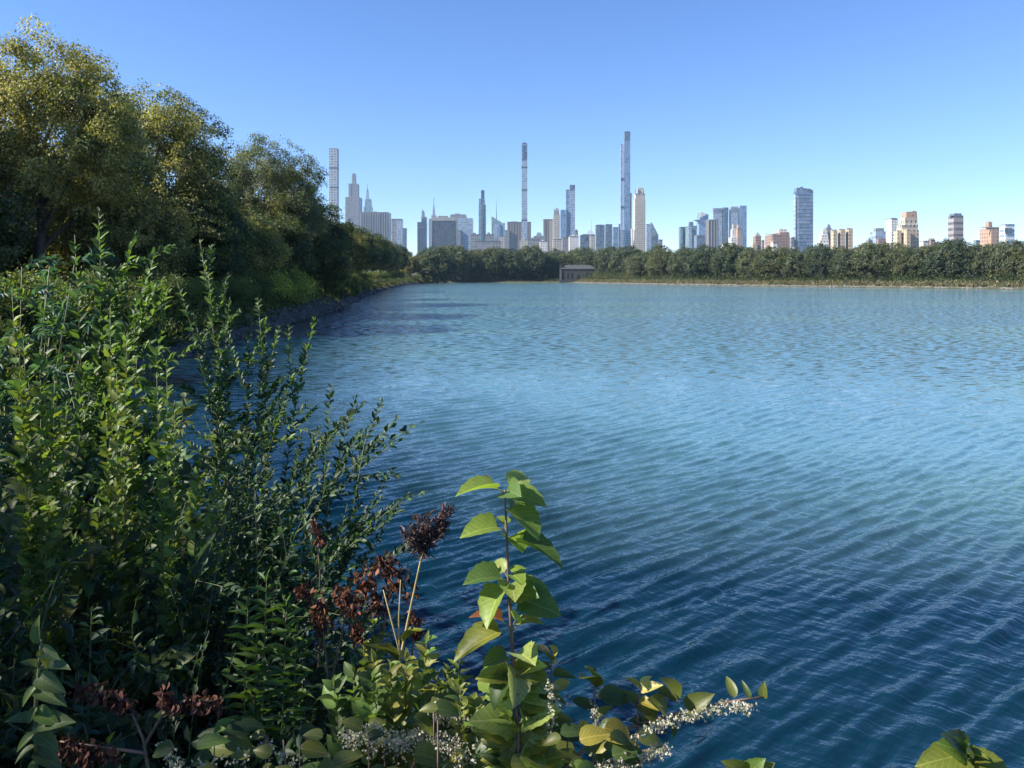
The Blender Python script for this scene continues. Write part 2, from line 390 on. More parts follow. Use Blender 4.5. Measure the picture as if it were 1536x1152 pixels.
# ------------------------------------------------------------------ trees
def make_tree(name, seed, H, CR, zb, n_leaf, L, cols, wts, limbs=8, nclump=70, clump_r=1.3, mat=LEAF, tr=0.35, loose=0.0, tpl=T_QUAD, clumpvar=0.25):
    """H height, CR crown radius, zb crown base; returns the root Empty at the origin"""
    r = np.random.default_rng(seed)
    root = link(name, None, None)
    tb = MB(); fol = Leaves()
    lean = r.normal(0, 0.03, 2) * H
    tt = np.linspace(0, 1, 7)
    top = 0.62 * H
    trunk = np.stack([lean[0]*tt**2 + 0.15*np.sin(tt*5 + seed), lean[1]*tt**2 + 0.15*np.cos(tt*4), tt * top - 0.3], 1)
    tk = MB(); tk.tube(trunk, tr * (1 - 0.65 * tt) + 0.15 * tr * np.exp(-tt * 12), 8)
    cz = (zb + H) / 2; hz = (H - zb) / 2
    ph = r.random(6) * 6.28
    A0c = np.array([lean[0]*.6, lean[1]*.6, cz])
    def env(d):        # lobed envelope of the crown
        az = np.arctan2(d[..., 1], d[..., 0]); el = d[..., 2]
        return 1 + 0.09*np.sin(3*az + ph[0] + 2*el) + 0.06*np.sin(5*az + ph[1] - 3*el) + 0.05*np.sin(4*el*2 + ph[2] + az)
    cl = []
    for i in range(limbs):
        t0 = 0.3 + 0.7 * (i + r.random() * 0.6) / limbs
        b0 = np.array([np.interp(t0, tt, trunk[:, k]) for k in range(3)])
        az = i * 2.4 + r.random() * 0.8
        el = -0.15 + 1.15 * (i / limbs) + r.normal(0, 0.12)
        d = np.array([math.cos(az)*math.cos(el), math.sin(az)*math.cos(el), math.sin(el)])
        e = np.array([trunk[-1][0]*0.6, trunk[-1][1]*0.6, cz]) + d * np.array([CR, CR, hz]) * 0.78 * float(env(d))
        s = np.linspace(0, 1, 6)[:, None]
        c = (b0 + e) / 2 + np.array([0, 0, 0.12 * H * (0.5 - r.random() * 0.6)]) + r.normal(0, 0.04 * H, 3)
        pth = (1-s)**2 * b0 + 2*s*(1-s) * c + s**2 * e
        rr = tr * (0.55 - 0.3 * t0)
        tb.tube(pth, np.linspace(rr, rr * 0.2, 6), 5)
        cl.append(e)
        for j in range(5):
            k = r.uniform(0.35, 0.9); p = (1-k)**2 * b0 + 2*k*(1-k) * c + k*k * e
            dd = nrm(nrm(e - b0) + r.normal(0, 0.75, 3) + np.array([0, 0, 0.25]))
            q = p + dd * CR * r.uniform(0.2, 0.42); vq = (q - A0c) / np.array([CR, CR, hz]); q = A0c + vq * min(1, .86 / (np.linalg.norm(vq) + 1e-6)) * np.array([CR, CR, hz]); mid = (p + q) / 2 + r.normal(0, 0.2, 3)
            tb.tube([p, mid, q], [rr * 0.35, rr * 0.2, rr * 0.08], 4)
            for _ in range(3):
                q2 = q + r.normal(0, 0.16 * CR, 3); tb.tube([mid*0.4+q*0.6, q2], [rr * 0.12, rr * 0.04], 3)
            cl.append(q)
    m = max(0, nclump - len(cl))
    d = rdir(r, m); d[:, 2] = np.abs(d[:, 2]) * 1.0 - (0.45 + 0.5 * (zb < 1)) * r.random(m); d = nrm(d); d = d / (np.abs(d) ** 2.2).sum(1, keepdims=True) ** (1 / 2.2)
    rad = (0.55 + 0.36 * r.random(m)) * env(d)
    ex = np.stack([d[:, 0]*CR*rad + lean[0]*0.6, d[:, 1]*CR*rad + lean[1]*0.6, cz + d[:, 2]*hz*rad], 1)
    C = np.concatenate([np.array(cl), ex]); m = len(C)
    cr = clump_r * r.uniform(0.55, 1.4, m)
    w = cr ** 2; cnt = r.multinomial(n_leaf, w / w.sum())
    idx = np.repeat(np.arange(m), cnt); n = len(idx)
    dd = rdir(r, n); dd[:, 2] *= 0.75
    rho = (0.35 + 0.65 * r.random(n) ** 0.5) * (1 + loose * np.abs(r.normal(0, 1, n)))
    # twigs: leaves gather in little sprays around points of their clump
    asp = np.exp(r.normal(0, .22, (m, 3))) * np.array([1.0, 1.0, .95])
    P = C[idx] + dd * (cr[idx] * rho)[:, None] * asp[idx]
    spray = rdir(r, n) * 0.0
    P += r.normal(0, L * 0.6, (n, 3))
    # the other half of the foliage fills the crown where a smooth random field is high: uneven masses with gaps
    K = 26; wl = r.uniform(1.3, 4.2, K) * CR / 8; kv = rdir(r, K) * (6.283 / wl)[:, None]; phs = r.random(K) * 6.28
    M = n // 2; cand = rdir(r, M * 5); cand[:, 2] = np.where(cand[:, 2] < 0, cand[:, 2] * (1.0 if zb < 1 else .6), cand[:, 2]); 
    rad2 = (1 - .55 * r.random(M * 5) ** 1.6) * (1 + r.normal(0, .035, M * 5))
    Q = np.stack([cand[:, 0]*CR*rad2 + lean[0]*.6, cand[:, 1]*CR*rad2 + lean[1]*.6, cz + cand[:, 2]*hz*rad2], 1) * 1.0
    Q[:, :2] *= env(cand)[:, None]
    fld = np.sin(Q @ kv.T + phs).sum(1) / math.sqrt(K / 2)
    pick = np.argsort(-(fld + r.normal(0, .35, len(fld))))[:M]; pick = r.permutation(pick)
    P[:M] = 0; sel = r.permutation(n)[:M]; P = P.copy(); Pn = C[idx] + dd * (cr[idx] * rho)[:, None] * asp[idx] + r.normal(0, L * .6, (n, 3)); P = Pn; P[sel] = Q[pick]
    dd = dd.copy(); dd[sel] = nrm(cand[pick] + .5 * rdir(r, M))
    nr = nrm(0.9 * dd + 0.7 * rdir(r, n) + np.array([0, 0, 0.5]))
    D = nrm(np.cross(nr, rdir(r, n)) + np.array([0, 0, -0.25]))
    base = tints(r, m, cols, wts, clumpvar)[idx]
    near_c = tints(r, 400, cols, wts, clumpvar); cell = (np.floor(P[sel] / (CR * .2)).astype(int) @ np.array([73, 179, 283])) % 400; base = base.copy(); base[sel] = near_c[cell]
    jit = 1 + r.normal(0, 0.22, (n, 1))
    alt = tints(r, n, cols, wts, 0.1); mixm = (r.random(n) < 0.25)[:, None]
    colr = np.clip(np.where(mixm, alt, base) * jit, 0.004, 0.6)
    s = r.uniform(0.7, 1.3, n)
    fol.add(P, D, nr, L * s, L * 0.72 * s, colr)
    tk.build('trunk', BARK, root, True)
    tb.build('branches', BARK, root, True)
    fol.build('crown', tpl, mat, root)
    return root

YEL = (0.31, 0.28, 0.09); OLV = (0.19, 0.185, 0.055); GRN = (0.062, 0.088, 0.026); DGR = (0.034, 0.054, 0.021); GRY = (0.12, 0.135, 0.08); RUS = (0.15, 0.075, 0.025)

def put(o, x, y, rz, s, label, cat='tree', group=None, z=None):
    o.location = (x, y, (gz1(x, y) if z is None else z) - 0.05); o.rotation_euler = (0, 0, rz)
    o.scale = (s, s, s) if not isinstance(s, tuple) else s
    return tag(o, label, cat, group)

LG = 'tall trees along the left shore'
tA = make_tree('shade_tree', 11, 21.5, 9.6, 2.5, 112000, 0.22, [YEL, OLV, GRN], [.5, .36, .14], 12, 330, 1.15, tr=0.5, loose=.05)
put(tA, -29.4, 46, 0.4, (.68,.68,.765), 'tallest tree at the left edge with yellow-green sunlit crown and bare limbs showing', group=LG)
tB = make_tree('shade_tree', 23, 20.5, 8.4, 0.9, 112000, 0.22, [YEL, OLV, GRN, DGR], [.27, .38, .25, .10], 11, 300, 1.1, tr=0.45)
put(tB, -30.6, 63, 1.2, (.83,.83,.86), 'second tall tree from the left, olive crown with yellow patches on its upper left', group=LG)
tC = make_tree('willow_oak', 31, 21, 9.5, 0.9, 120000, 0.22, [GRY, GRN, OLV, DGR], [.45, .3, .2, .05], 12, 260, 1.2, tr=0.5, loose=.12)
put(tC, -30.2, 92, 2.0, (.78,.78,.90), 'rounded grey-green tree with fine upright branches beside the slender white gridded skyscraper', group=LG)
tD = make_tree('park_tree', 41, 16, 7.0, 1.0, 45000, 0.30, [GRN, DGR, OLV], [.45, .4, .15], 8, 150, 1.15, tr=0.35)
tE = make_tree('park_tree', 47, 15, 6.5, 1.0, 42000, 0.30, [OLV, GRN, YEL, RUS], [.4, .3, .2, .1], 8, 150, 1.15, tr=0.35)
put(tD, -31, 116, 0.3, .88, 'dark green tree sloping down just below the stepped grey skyscraper', group=LG)
put(tE, -38.5, 168, 0.3, .95, 'olive and russet tree below the wide striped office slab', group=LG)
# further individuals of the left bank, by shared meshes
left_more = [
 (tA, -36.5, 43.5, 2.4, .66, 'yellow green tree cut off by the left edge beside the tallest left tree'),
 (tD, -39, 133, 1.9, .85, 'dark tree leaning over the shore left of the russet topped tree'),
 (tE, -41, 150, 2.9, .90, 'russet topped tree under the left end of the striped office slab'),
 (tD, -41, 190, 3.7, .94, 'dark green tree under the right end of the striped office slab'),
 (tE, -44.5, 215, 1.1, .99, 'yellowish tree below the two small grey blocks right of the striped slab'),
 (tD, -48, 245, 4.4, 1.06, 'dark tree in the gap of open sky between the two skyline groups'),
 (tE, -52.5, 280, 5.0, 1.12, 'olive tree at the foot of the square tower with stepped top'),
 (tD, -57, 320, 0.9, 1.2, 'green tree in front of the left side of the black office slab'),
 (tE, -62, 365, 2.2, 1.25, 'pale yellowish tree at the far end of the left bank'),
 (tD, -66, 410, 2.8, 1.3, 'dark tree where the left bank meets the far shore'),
]
for (src, x, y, rz, s, lab) in left_more:
    put(copy_tree(src, (x, y, 0), rz, s), x, y, rz, s, lab, group=LG)
# understorey and second row that close the view between the trunks
tU = make_tree('understorey_tree', 53, 8.5, 5.0, 0.0, 60000, 0.2, [DGR, GRN, OLV], [.45, .4, .15], 7, 60, 1.3, tr=0.16)
put(tU, -31, 38, 0, 1.0, 'low dark bushy tree at the left edge under the tallest tree', group='understorey trees')
tU2 = make_tree('understorey_tree', 57, 8.0, 4.6, 0.0, 60000, 0.18, [YEL, OLV, GRN], [.25, .45, .3], 7, 60, 1.2, tr=0.14)
put(tU2, -27.5, 52, 0, 0.95, 'low yellow flecked tree in front of the gap between the two tallest trees', group='understorey trees')
under = [
 (tU, -26.5, 60, 1.5, 1.0, 'low dark tree below the second tallest tree'), (tU2, -26, 71, 2.2, .95, 'low olive tree at the right foot of the second tallest tree'),
 (tU, -26.5, 80, 3.1, 1.0, 'low dark tree left of the bright yellow-green bush'), (tU, -25.5, 96, 4.1, .9, 'low dark tree behind the bright yellow-green bush'),
 (tU2, -27, 106, 5.1, .85, 'low olive tree on the bank right of the bright yellow-green bush'),
]
for (src, x, y, rz, s, lab) in under:
    put(copy_tree(src, (x, y, 0), rz, s), x, y, rz, s, lab, group='understorey trees')
deep = [(-38, 26), (-40, 34), (-39, 42), (-42, 50), (-37, 57), (-43, 64), (-37, 70), (-36, 80), (-42, 88), (-36, 98), (-37, 110), (-39, 124), (-46, 140), (-50, 160), (-52, 185), (-58, 215), (-64, 250), (-72, 300), (-78, 350), (-50, 30), (-52, 44), (-54, 58), (-54, 74), (-55, 92)]
for i, (x, y) in enumerate(deep):
    src = (tU, tU2)[i % 3 == 0]; s = 1.0 + .15 * math.sin(i * 1.7)
    put(copy_tree(src, (x, y, 0), 0, s), x, y, i * 1.1, s, 'low leafy tree in the shade behind the trunks of the left bank', group='low trees behind the left bank')
rr = np.random.default_rng(5)
back = [(-62, 62), (-58, 84), (-52, 104), (-46, 120), (-44, 136), (-50, 156), (-54, 178), (-60, 205), (-66, 240), (-72, 285), (-76, 330), (-80, 380), (-62, 450)]
for i, (x, y) in enumerate(back):
    src = tD if i % 2 else tE
    s = 1.0 + 0.1 * math.sin(i * 2.1)
    put(copy_tree(src, (x, y, 0), 0, s), x, y, i * 1.3, s, 'dark tree of the second row, hidden behind the trees on the left bank', group='second row of trees on the left bank')

# far shore
FC = [(.036, .056, .034), (.066, .092, .046), (.125, .125, .050)]
far_src = []
for k in range(5):
    far_src.append(make_tree('park_tree', 70 + k, 16, 7.4 + 0.4 * k, 0.2, 20000, 0.50, FC + [GRY], [[.5,.3,.05,.15],[.1,.35,.4,.15],[.6,.3,.0,.1],[.1,.45,.15,.3],[.35,.3,.2,.15]][k], 6, 130, 1.25, tr=0.3))
used = [False] * 5
def far_tree(k, px, dist, h, label, group, rz, wid=1.0):
    x = (px - HX) / F * dist; s = h / 16.0
    o = far_src[k] if not used[k] else copy_tree(far_src[k], (x, dist, 0), rz, s)
    used[k] = True
    put(o, x, dist, rz, (s * wid, s * wid, s), label, group=group)
FG = 'trees along the far shore'
front = [ # px, distance, top row y, label
 (655, 455, 362, 'far shore tree below the black office slab, on its left'), (682, 508, 370, 'far shore tree directly below the black office slab'),
 (712, 512, 371, 'far shore tree below the slim dark topped tower'), (742, 512, 373, 'far shore tree below the tower with the slanted glass roof'),
 (772, 512, 372, 'far shore tree left of the foot of the thinnest skyscraper'), (800, 512, 374, 'far shore tree right of the foot of the thinnest skyscraper'),
 (826, 520, 377, 'far shore tree immediately left of the stone gatehouse'), (852, 528, 378, 'far shore tree behind the left half of the gatehouse roof'),
 (880, 526, 377, 'low far shore tree behind the right half of the gatehouse roof'), (914, 488, 369, 'large grey-green far shore tree touching the right side of the gatehouse'),
 (940, 474, 372, 'far shore tree below the tallest glass skyscraper'), (966, 460, 374, 'far shore tree below the limestone tower with the notched crown'),
 (992, 430, 375, 'far shore tree in the sky gap right of the limestone tower'), (1026, 405, 371, 'far shore tree below the two slender green glass towers'),
 (1058, 385, 369, 'far shore tree below the tower with the jutting deck'), (1092, 362, 365, 'far shore tree below the white stepped tower'),
 (1126, 346, 368, 'far shore tree in the gap right of the paired blue glass towers'), (1160, 330, 372, 'far shore tree below the broad brown brick block'),
 (1196, 318, 374, 'far shore tree below the lone tall glass tower'), (1232, 306, 370, 'far shore tree right of the lone tall glass tower'),
 (1270, 294, 372, 'far shore tree below the tan row of sunlit flats'), (1312, 284, 366, 'tall far shore tree left of the twin crowned apartment block'),
 (1352, 274, 370, 'far shore tree below the twin crowned apartment block'), (1392, 266, 366, 'far shore tree below the low blocks right of the twin crowned block'),
 (1432, 258, 364, 'far shore tree below the banded brown tower'), (1474, 250, 362, 'far shore tree below the orange brick block'),
 (1512, 243, 364, 'far shore tree below the blue and white glass block'), (1552, 236, 362, 'far shore tree cut by the right edge'),
]
for i, (px, d, ty, lab) in enumerate(front):
    d *= float(np.interp(px, [930, 960, 1200, 1400], [1, .935, .965, 1]))
    h = (HY - ty) / F * d + CAMZ - 2.1
    far_tree((i * 3) % 5, px, d, h * (1 + .07 * math.sin(i * 2.7)), lab, FG, i * 1.7, 1.0 + 0.2 * math.sin(i * 1.9) + (0.1 if d > 400 else 0))
for i in range(26):
    px = 600 + i * 39; d = float(np.interp(px, [600, 860, 1000, 1536], [545, 550, 460, 275])) + 4 * math.sin(i)
    ty = 371 + 4 * math.sin(i * 2.3) - (6 if px > 1250 else 0)
    h = (HY - ty) / F * d + CAMZ - 2.1
    far_tree((i * 2) % 5, px, d, h, 'green tree crown just showing over the front row of far shore trees', 'second row of far shore trees', i * 2.1 + 1)
for i, (x, y) in enumerate([(190, 232), (215, 200), (235, 160), (245, 110)]):
    s = 1.0 + .05 * i
    put(copy_tree(far_src[i], (x, y, 0), i, s), x, y, i * 1.1, s, 'tree on the right bank beyond the edge of the picture', group='trees of the right bank')
# unseen tree added off-frame, sized for the shade it casts on the near bank
tS = make_tree('shade_tree', 91, 5.3, 3.6, .6, 42000, 0.15, [GRN, DGR, OLV], [.4, .4, .2], 8, 70, 1.0, tr=0.22)
put(tS, -9.0, .6, 0.5, 1.0, 'unseen bushy tree added left of the viewpoint to shade the near bank', group=None)

# ------------------------------------------------------------------ skyline
FM = {
 'grid_white': facade('grid_white', (0.36, 0.36, 0.37), (0.10, 0.13, 0.18), 9.5, 9.0, .62, .62),
 'grey_stone': facade('grey_stone', (0.20, 0.20, 0.21), (0.10, 0.11, 0.13), 6, 7, .5, .6),
 'stripe_white': facade('stripe_white', (0.22, 0.22, 0.225), (0.08, 0.09, 0.11), 7.5, 300, .5, 1.0),
 'black_glass': facade('black_glass', (0.03, 0.036, 0.05), (0.025, 0.03, 0.045), 6, 8, .8, .8, .1),
 'blue_glass': facade('blue_glass', (0.15, 0.21, 0.30), (0.11, 0.17, 0.27), 6, 10, .85, .8, .12, .4),
 'pale_glass': facade('pale_glass', (0.28, 0.33, 0.40), (0.17, 0.23, 0.31), 5, 8, .8, .7, .1, .35),
 'dark_glass_f': facade('dark_glass_f', (0.09, 0.12, 0.16), (0.06, 0.09, 0.13), 6, 8, .8, .75, .08),
 'green_glass': facade('green_glass', (0.16, 0.22, 0.24), (0.10, 0.16, 0.18), 5, 7, .8, .75, .1),
 'limestone': facade('limestone', (0.40, 0.35, 0.29), (0.12, 0.13, 0.14), 5.5, 6, .42, .55),
 'brown_brick': facade('brown_brick', (0.26, 0.17, 0.13), (0.09, 0.09, 0.10), 5, 5, .45, .5),
 'orange_brick': facade('orange_brick', (0.35, 0.235, 0.17), (0.14, 0.12, 0.11), 5, 5, .4, .45),
 'tan_brick': facade('tan_brick', (0.42, 0.335, 0.235), (0.14, 0.13, 0.12), 4.5, 5, .4, .5),
 'white_brick': facade('white_brick', (0.60, 0.57, 0.52), (0.16, 0.18, 0.2), 5, 5, .45, .5),
 'bronze': facade('bronze', (0.20, 0.15, 0.12), (0.05, 0.05, 0.055), 9, 200, .55, 1.0),
 'banded': facade('banded', (0.26, 0.24, 0.24), (0.08, 0.08, 0.09), 40, 8.5, .98, .45),
 'banded_white': facade('banded_white', (0.60, 0.60, 0.58), (0.16, 0.24, 0.32), 60, 8, .98, .55),
}
class Tower:
    """a building built from blocks given by their outline in the view at a real distance"""
    def __init__(s, name, dist, pxc, label, cat='skyscraper'):
        s.Y = dist; s.cx = (pxc - HX) / F * dist; s.zb = 2.0
        s.root = empty(name, (s.cx, dist, s.zb), label, cat, None)
    def span(s, p0, p1, y, D):
        t0, t1 = (p0 - HX) / F, (p1 - HX) / F
        x0 = t0 * (y + D) if t0 > 0 else t0 * y
        x1 = t1 * y if t1 > 0 else t1 * (y + D)
        return x0 - s.cx, x1 - s.cx
    def z(s, py): return CAMZ - (py - HY) / F * s.Y - s.zb
    def block(s, part, mat, p0, p1, top, bot=None, inset=0.0, depth=None, tp=None, sf=0.38):
        w = p1 - p0; tc = abs(((p0 + p1) / 2 - HX) / F)
        real = w / F * s.Y
        D = depth if depth is not None else min(real * 1.0, sf * w * s.Y / (max(tc, .03) * F), 60)
        y0 = s.Y + inset; x0, x1 = s.span(p0, p1, y0, D)
        z0 = 0 if bot is None else s.z(bot); z1 = s.z(top)
        m = MB()
        t = None
        if tp is not None:   # taper: fraction of each side
            a, b = (x1 - x0) * tp, D * tp
            t = (x0 + a, x1 - a, inset + b, inset + D - b)
        m.box(x0, x1, inset, inset + D, z0, z1, t)
        mt = FM[mat] if isinstance(mat, str) else mat
        return m.build(part, mt, s.root)
    def spire(s, px, top, bot, r0, r1=0.3, part='spire', mat=None):
        x = (px - HX) / F * (s.Y + 12) - s.cx; m = MB()
        m.tube([(x, 12, s.z(bot)), (x, 12, (s.z(bot) + s.z(top)) / 2), (x, 12, s.z(top))], [r0, r0 * .5, r1], 6)
        return m.build(part, mat or DARKMETAL, s.root)
    def poly(s, part, mat, pts, y0, y1):
        m = MB(); m.prism([((x - HX) / F * (s.Y + y0) - s.cx, s.z(y)) for x, y in pts], y0, y1)
        return m.build(part, FM[mat] if isinstance(mat, str) else mat, s.root)

SK = 'skyscraper'; AP = 'apartment_building'; OF = 'office_building'
def simple(name, dist, p0, p1, top, mat, label, cat, pent=None, trim=ROOFGREY, **kw):
    t = Tower(name, dist, (p0 + p1) / 2, label, cat)
    t.block('tower_body', mat, p0, p1, top, **kw)
    w = p1 - p0
    t.block('roof_parapet', trim, p0 - .15, p1 + .15, top - .8, top, inset=-0.6, **{k: v for k, v in kw.items() if k == 'sf'})
    if pent: t.block('penthouse', pent[3] if len(pent) > 3 else mat, pent[0], pent[1], pent[2], top - .8, inset=4, depth=10)
    return t

# left group
t = Tower(SK, 2600, 501, 'slender white gridded skyscraper, tallest of the left group, rising behind the trees', 'skyscraper')
t.block('tower_body', 'grid_white', 494, 508.5, 223)
for k, py in enumerate((251, 280, 309)): t.block('mechanical_band', DARKMETAL, 493.9, 508.6, py, py + 2.0, inset=-0.3, depth=20)
t.block('roof_parapet', LIMESTONE, 493.8, 508.7, 222.2, 223, inset=-.5)
t = Tower(SK, 2900, 531, 'stepped grey stone skyscraper with three narrowing tiers beside the white gridded one', 'skyscraper')
t.block('lower_tower', 'grey_stone', 518, 543.5, 295.5); t.block('middle_tower', 'grey_stone', 522.8, 539, 275, 295.5, 5)
t.block('upper_tower', 'grey_stone', 527.8, 534.6, 261, 275, 12, tp=.04); t.block('cap', DARKMETAL, 529, 533.5, 259, 261, 14, tp=.2)
for x in (526, 536): t.block('corner_pier', LIMESTONE, x, x + .8, 277, 295.5, 4, depth=2)
t = Tower(SK, 3300, 552, 'pointed skyscraper with a tapering glass crown and thin spire above the striped slab', 'skyscraper')
t.block('lower_tower', 'green_glass', 545, 560, 310, tp=.03); t.block('middle_tower', 'green_glass', 547, 558, 298, 310, 6, tp=.06)
t.block('crown', 'pale_glass', 548.8, 553.8, 285, 298, 12, tp=.15); t.spire(551, 273, 286, 2.2)
t = simple(OF, 2300, 540, 586.5, 319, 'stripe_white', 'wide office slab with white vertical stripes, left of the sky gap', 'office building', (560, 566, 317))
for i in range(13): t.block('pier', LIMESTONE, 541.5 + i * 3.5, 542.4 + i * 3.5, 320, 372, -1.2, depth=1.0)
t = simple(OF, 2200, 587, 604.5, 329, 'grey_stone', 'grey office block just right of the striped slab', 'office building'); t.block('side_wing', 'pale_glass', 595, 604, 330.5, None, -3, depth=3)
simple(OF, 2150, 604, 610.5, 343, 'dark_glass_f', 'smallest grey block at the right foot of the striped slab group', 'office building')
simple(OF, 2000, 566, 583, 358, 'white_brick', 'pale low block peeping over the trees below the striped slab', 'office building')
# centre left
t = Tower(SK, 2700, 633.5, 'square grey tower with narrow stepped top right of the sky gap', 'skyscraper')
t.block('lower_tower', 'grey_stone', 626, 641, 333); t.block('middle_tower', 'grey_stone', 632, 640.5, 325, 333, 5); t.block('upper_tower', 'green_glass', 632, 637.5, 317, 325, 8, tp=.08); t.block('cap', DARKMETAL, 633, 635.5, 314, 317, 10, tp=.3)
t.block('mechanical_band', LIMESTONE, 625.9, 641.1, 340, 341.5, -.4, depth=6)
t = Tower(SK, 4000, 652, 'distant art deco skyscraper with a long needle spire behind the black slab', 'skyscraper')
t.block('lower_tower', 'grey_stone', 643, 665, 328); t.block('upper_tower', 'grey_stone', 647, 655, 323, 328, 8); t.block('crown', 'grey_stone', 648.6, 653, 311, 323, 14, tp=.22); t.spire(650.8, 295, 312, 3.5, .8)
t = Tower(OF, 2250, 667, 'black glass office slab framed by pale edges with a sweeping white side', 'office building')
t.block('tower_body', 'black_glass', 649.5, 684.5, 331, None, 0, depth=28)
t.block('frame_top', LIMESTONE, 648.5, 686, 326, 331, -1.0, depth=30); t.block('frame_side', LIMESTONE, 684.6, 686.2, 331, None, -1.0, depth=30); t.block('frame_side', LIMESTONE, 648.3, 649.4, 331, None, -1.0, depth=30)
t.block('penthouse', ROOFGREY, 657, 672, 323.5, 326, 8, depth=12)
t = Tower(OF, 2500, 693, 'broad grey office block with stepped roof just right of the black slab', 'office building')
t.block('tower_body', 'pale_glass', 676, 710, 327); t.block('upper_tower', 'grey_stone', 675.5, 700, 321.5, 327, 3); t.block('roof_plant', ROOFGREY, 682, 690, 320, 321.5, 8, depth=12); t.block('side_wing', 'grey_stone', 680, 691, 345, None, -6, depth=6)
t = Tower(SK, 2650, 723, 'slim glass tower with a near-black top left of the slanted roof tower', 'skyscraper')
t.block('lower_tower', 'green_glass', 718, 729, 307); t.block('middle_tower', 'blue_glass', 718.3, 727.6, 298, 307, 3); t.block('crown', 'black_glass', 721.7, 726.8, 285, 298, 4)
t.block('central_bay', 'dark_glass_f', 721.5, 724.5, 298, 365, -2, depth=2)
t = simple(AP, 1900, 706, 719, 352, 'grey_stone', 'low grey block left of the foot of the slim dark topped tower', 'building', (709, 714, 349))
t = simple(AP, 1850, 728, 741, 352, 'grey_stone', 'low grey block right of the foot of the slim dark topped tower', 'building', (731, 735, 348.5))
simple(AP, 1700, 712, 752, 362, 'grey_stone', 'long low grey building in front of the slim dark topped tower', 'building', (742, 748, 356))
t = Tower(SK, 3200, 745, 'tower with slanted glass roof and tall thin mast left of the thinnest skyscraper', 'skyscraper')
t.poly('tower_body', 'green_glass', [(737.3, 380), (752.5, 380), (752.5, 333.5), (737.3, 324.5)], 0, 40); t.spire(744.6, 297, 329, 2.0)
t = Tower(SK, 2900, 748, 'faceted pale glass tower with sloping top beside the mast', 'skyscraper')
t.poly('tower_body', 'pale_glass', [(739, 380), (757.5, 380), (757.5, 334), (741, 336.5), (739, 352)], 0, 35); t.poly('facet', 'blue_glass', [(744, 380), (752, 380), (750, 336), (746, 337)], -3, 0)
simple(AP, 2000, 749, 757, 354, 'limestone', 'thin pale block left of the wide dark office slab', 'building')
t = simple(OF, 2500, 761, 796.5, 333.5, 'bronze', 'wide dark vertically striped office slab behind the thinnest skyscraper', 'office building', (766, 776, 332)); t.block('front_wing', 'grey_stone', 757.5, 764, 345, None, -6, depth=6)
t = Tower(SK, 2350, 786.5, 'thinnest skyscraper, pencil-like with dark louvred top and three dark bands', 'skyscraper')
t.block('tower_body', 'pale_glass', 782.4, 791, 242, 380, 0, depth=17)
t.block('upper_tower', 'blue_glass', 782.4, 791, 216, 242, 0.2, depth=16.6)
t.block('cap', DARKMETAL, 783.4, 790, 213.8, 216, 1.5, depth=13)
for py in (250, 284, 329.5): t.block('mechanical_band', DARKMETAL, 782.1, 791.3, py, py + 1.6, -.5, depth=18)
for k in range(7): t.block('louvre', DARKMETAL, 783.3 + (k % 2) * 1.2, 788.8 + (k % 2) * 1.2, 218.5 + k * 3.2, 220 + k * 3.2, -.6, depth=.8)
t.block('podium', 'limestone', 779.5, 791, 361, None, -4, depth=20); t.block('crown_block', 'limestone', 782, 788, 357, 361, -3, depth=14)
t = Tower(AP, 1950, 809, 'cluster block with gabled glass top right of the thinnest skyscraper', 'building')
t.block('tower_body', 'grey_stone', 800, 818, 354); t.poly('gable_roof', 'pale_glass', [(804, 354), (814, 354), (811, 348.5), (806, 348.5)], 4, 20)
simple(AP, 1700, 791, 809, 359, 'grey_stone', 'low grey block below the gabled glass top', 'building', (797, 800, 356))
simple(AP, 1650, 809, 821, 362, 'white_brick', 'small white block left of the spiky topped low building', 'building', (812, 816, 359.5))
t = simple(OF, 2450, 814.7, 829.7, 329.5, 'bronze', 'brown flat topped tower left of the gothic crowned one', 'office building'); t.block('front_wing', 'limestone', 824, 830, 331, None, -4, depth=4)
t = Tower(SK, 2300, 835, 'stone tower with a gothic crown left of the stepped blue glass tower', 'skyscraper')
t.block('lower_tower', 'limestone', 829.5, 840, 322); t.block('upper_tower', 'grey_stone', 830.5, 839, 315, 322, 2, tp=.05); t.block('crown', ROOFGREY, 832, 838.3, 311.5, 315, 4, tp=.3)
for x in (831, 834.4, 838): t.spire(x, 311, 316, 1.2, .2, 'pinnacle')
t = Tower(SK, 2300, 852, 'stepped blue glass tower in three vertical slices, left of the dark glass pair', 'skyscraper')
t.block('lower_slice', 'blue_glass', 840.5, 850, 314.5, sf=.2); t.block('middle_slice', 'blue_glass', 848.6, 855, 286, None, 6, sf=.2); t.block('upper_slice', 'pale_glass', 854, 862.6, 286, None, 3, sf=.2)
t.block('crown', 'dark_glass_f', 854, 862.6, 277, 286, 3.1, sf=.2); t.block('crown', 'dark_glass_f', 848.6, 853.8, 284, 286, 6.1, sf=.2)
for i, (p0, p1, tp_, mt, lab) in enumerate([
  (829, 843, 359, 'limestone', 'low limestone building below the gothic crowned tower'), (843, 853, 357, 'grey_stone', 'low grey building below the stepped blue glass tower'),
  (853, 868, 355, 'white_brick', 'pale low building with small turrets at the right foot of the stepped blue tower'), (862, 867, 347, 'grey_stone', 'narrow grey block right of the stepped blue tower')]):
    t = simple(AP, 1750 + 60 * i, p0, p1, tp_, mt, lab, 'building', ((p0 + p1) / 2 - 2, (p0 + p1) / 2 + 2, tp_ - 3))
    if i in (0, 2):
        for x in (p0 + 2.5, p1 - 3): t.block('turret', 'limestone', x - 1, x + 1, tp_ - 2.6, tp_ - .8, 1, depth=4, tp=.25)
simple(OF, 1950, 869.5, 884, 353, 'dark_glass_f', 'dark glass block left of the glass pyramid roof', 'office building', (874, 880, 351))
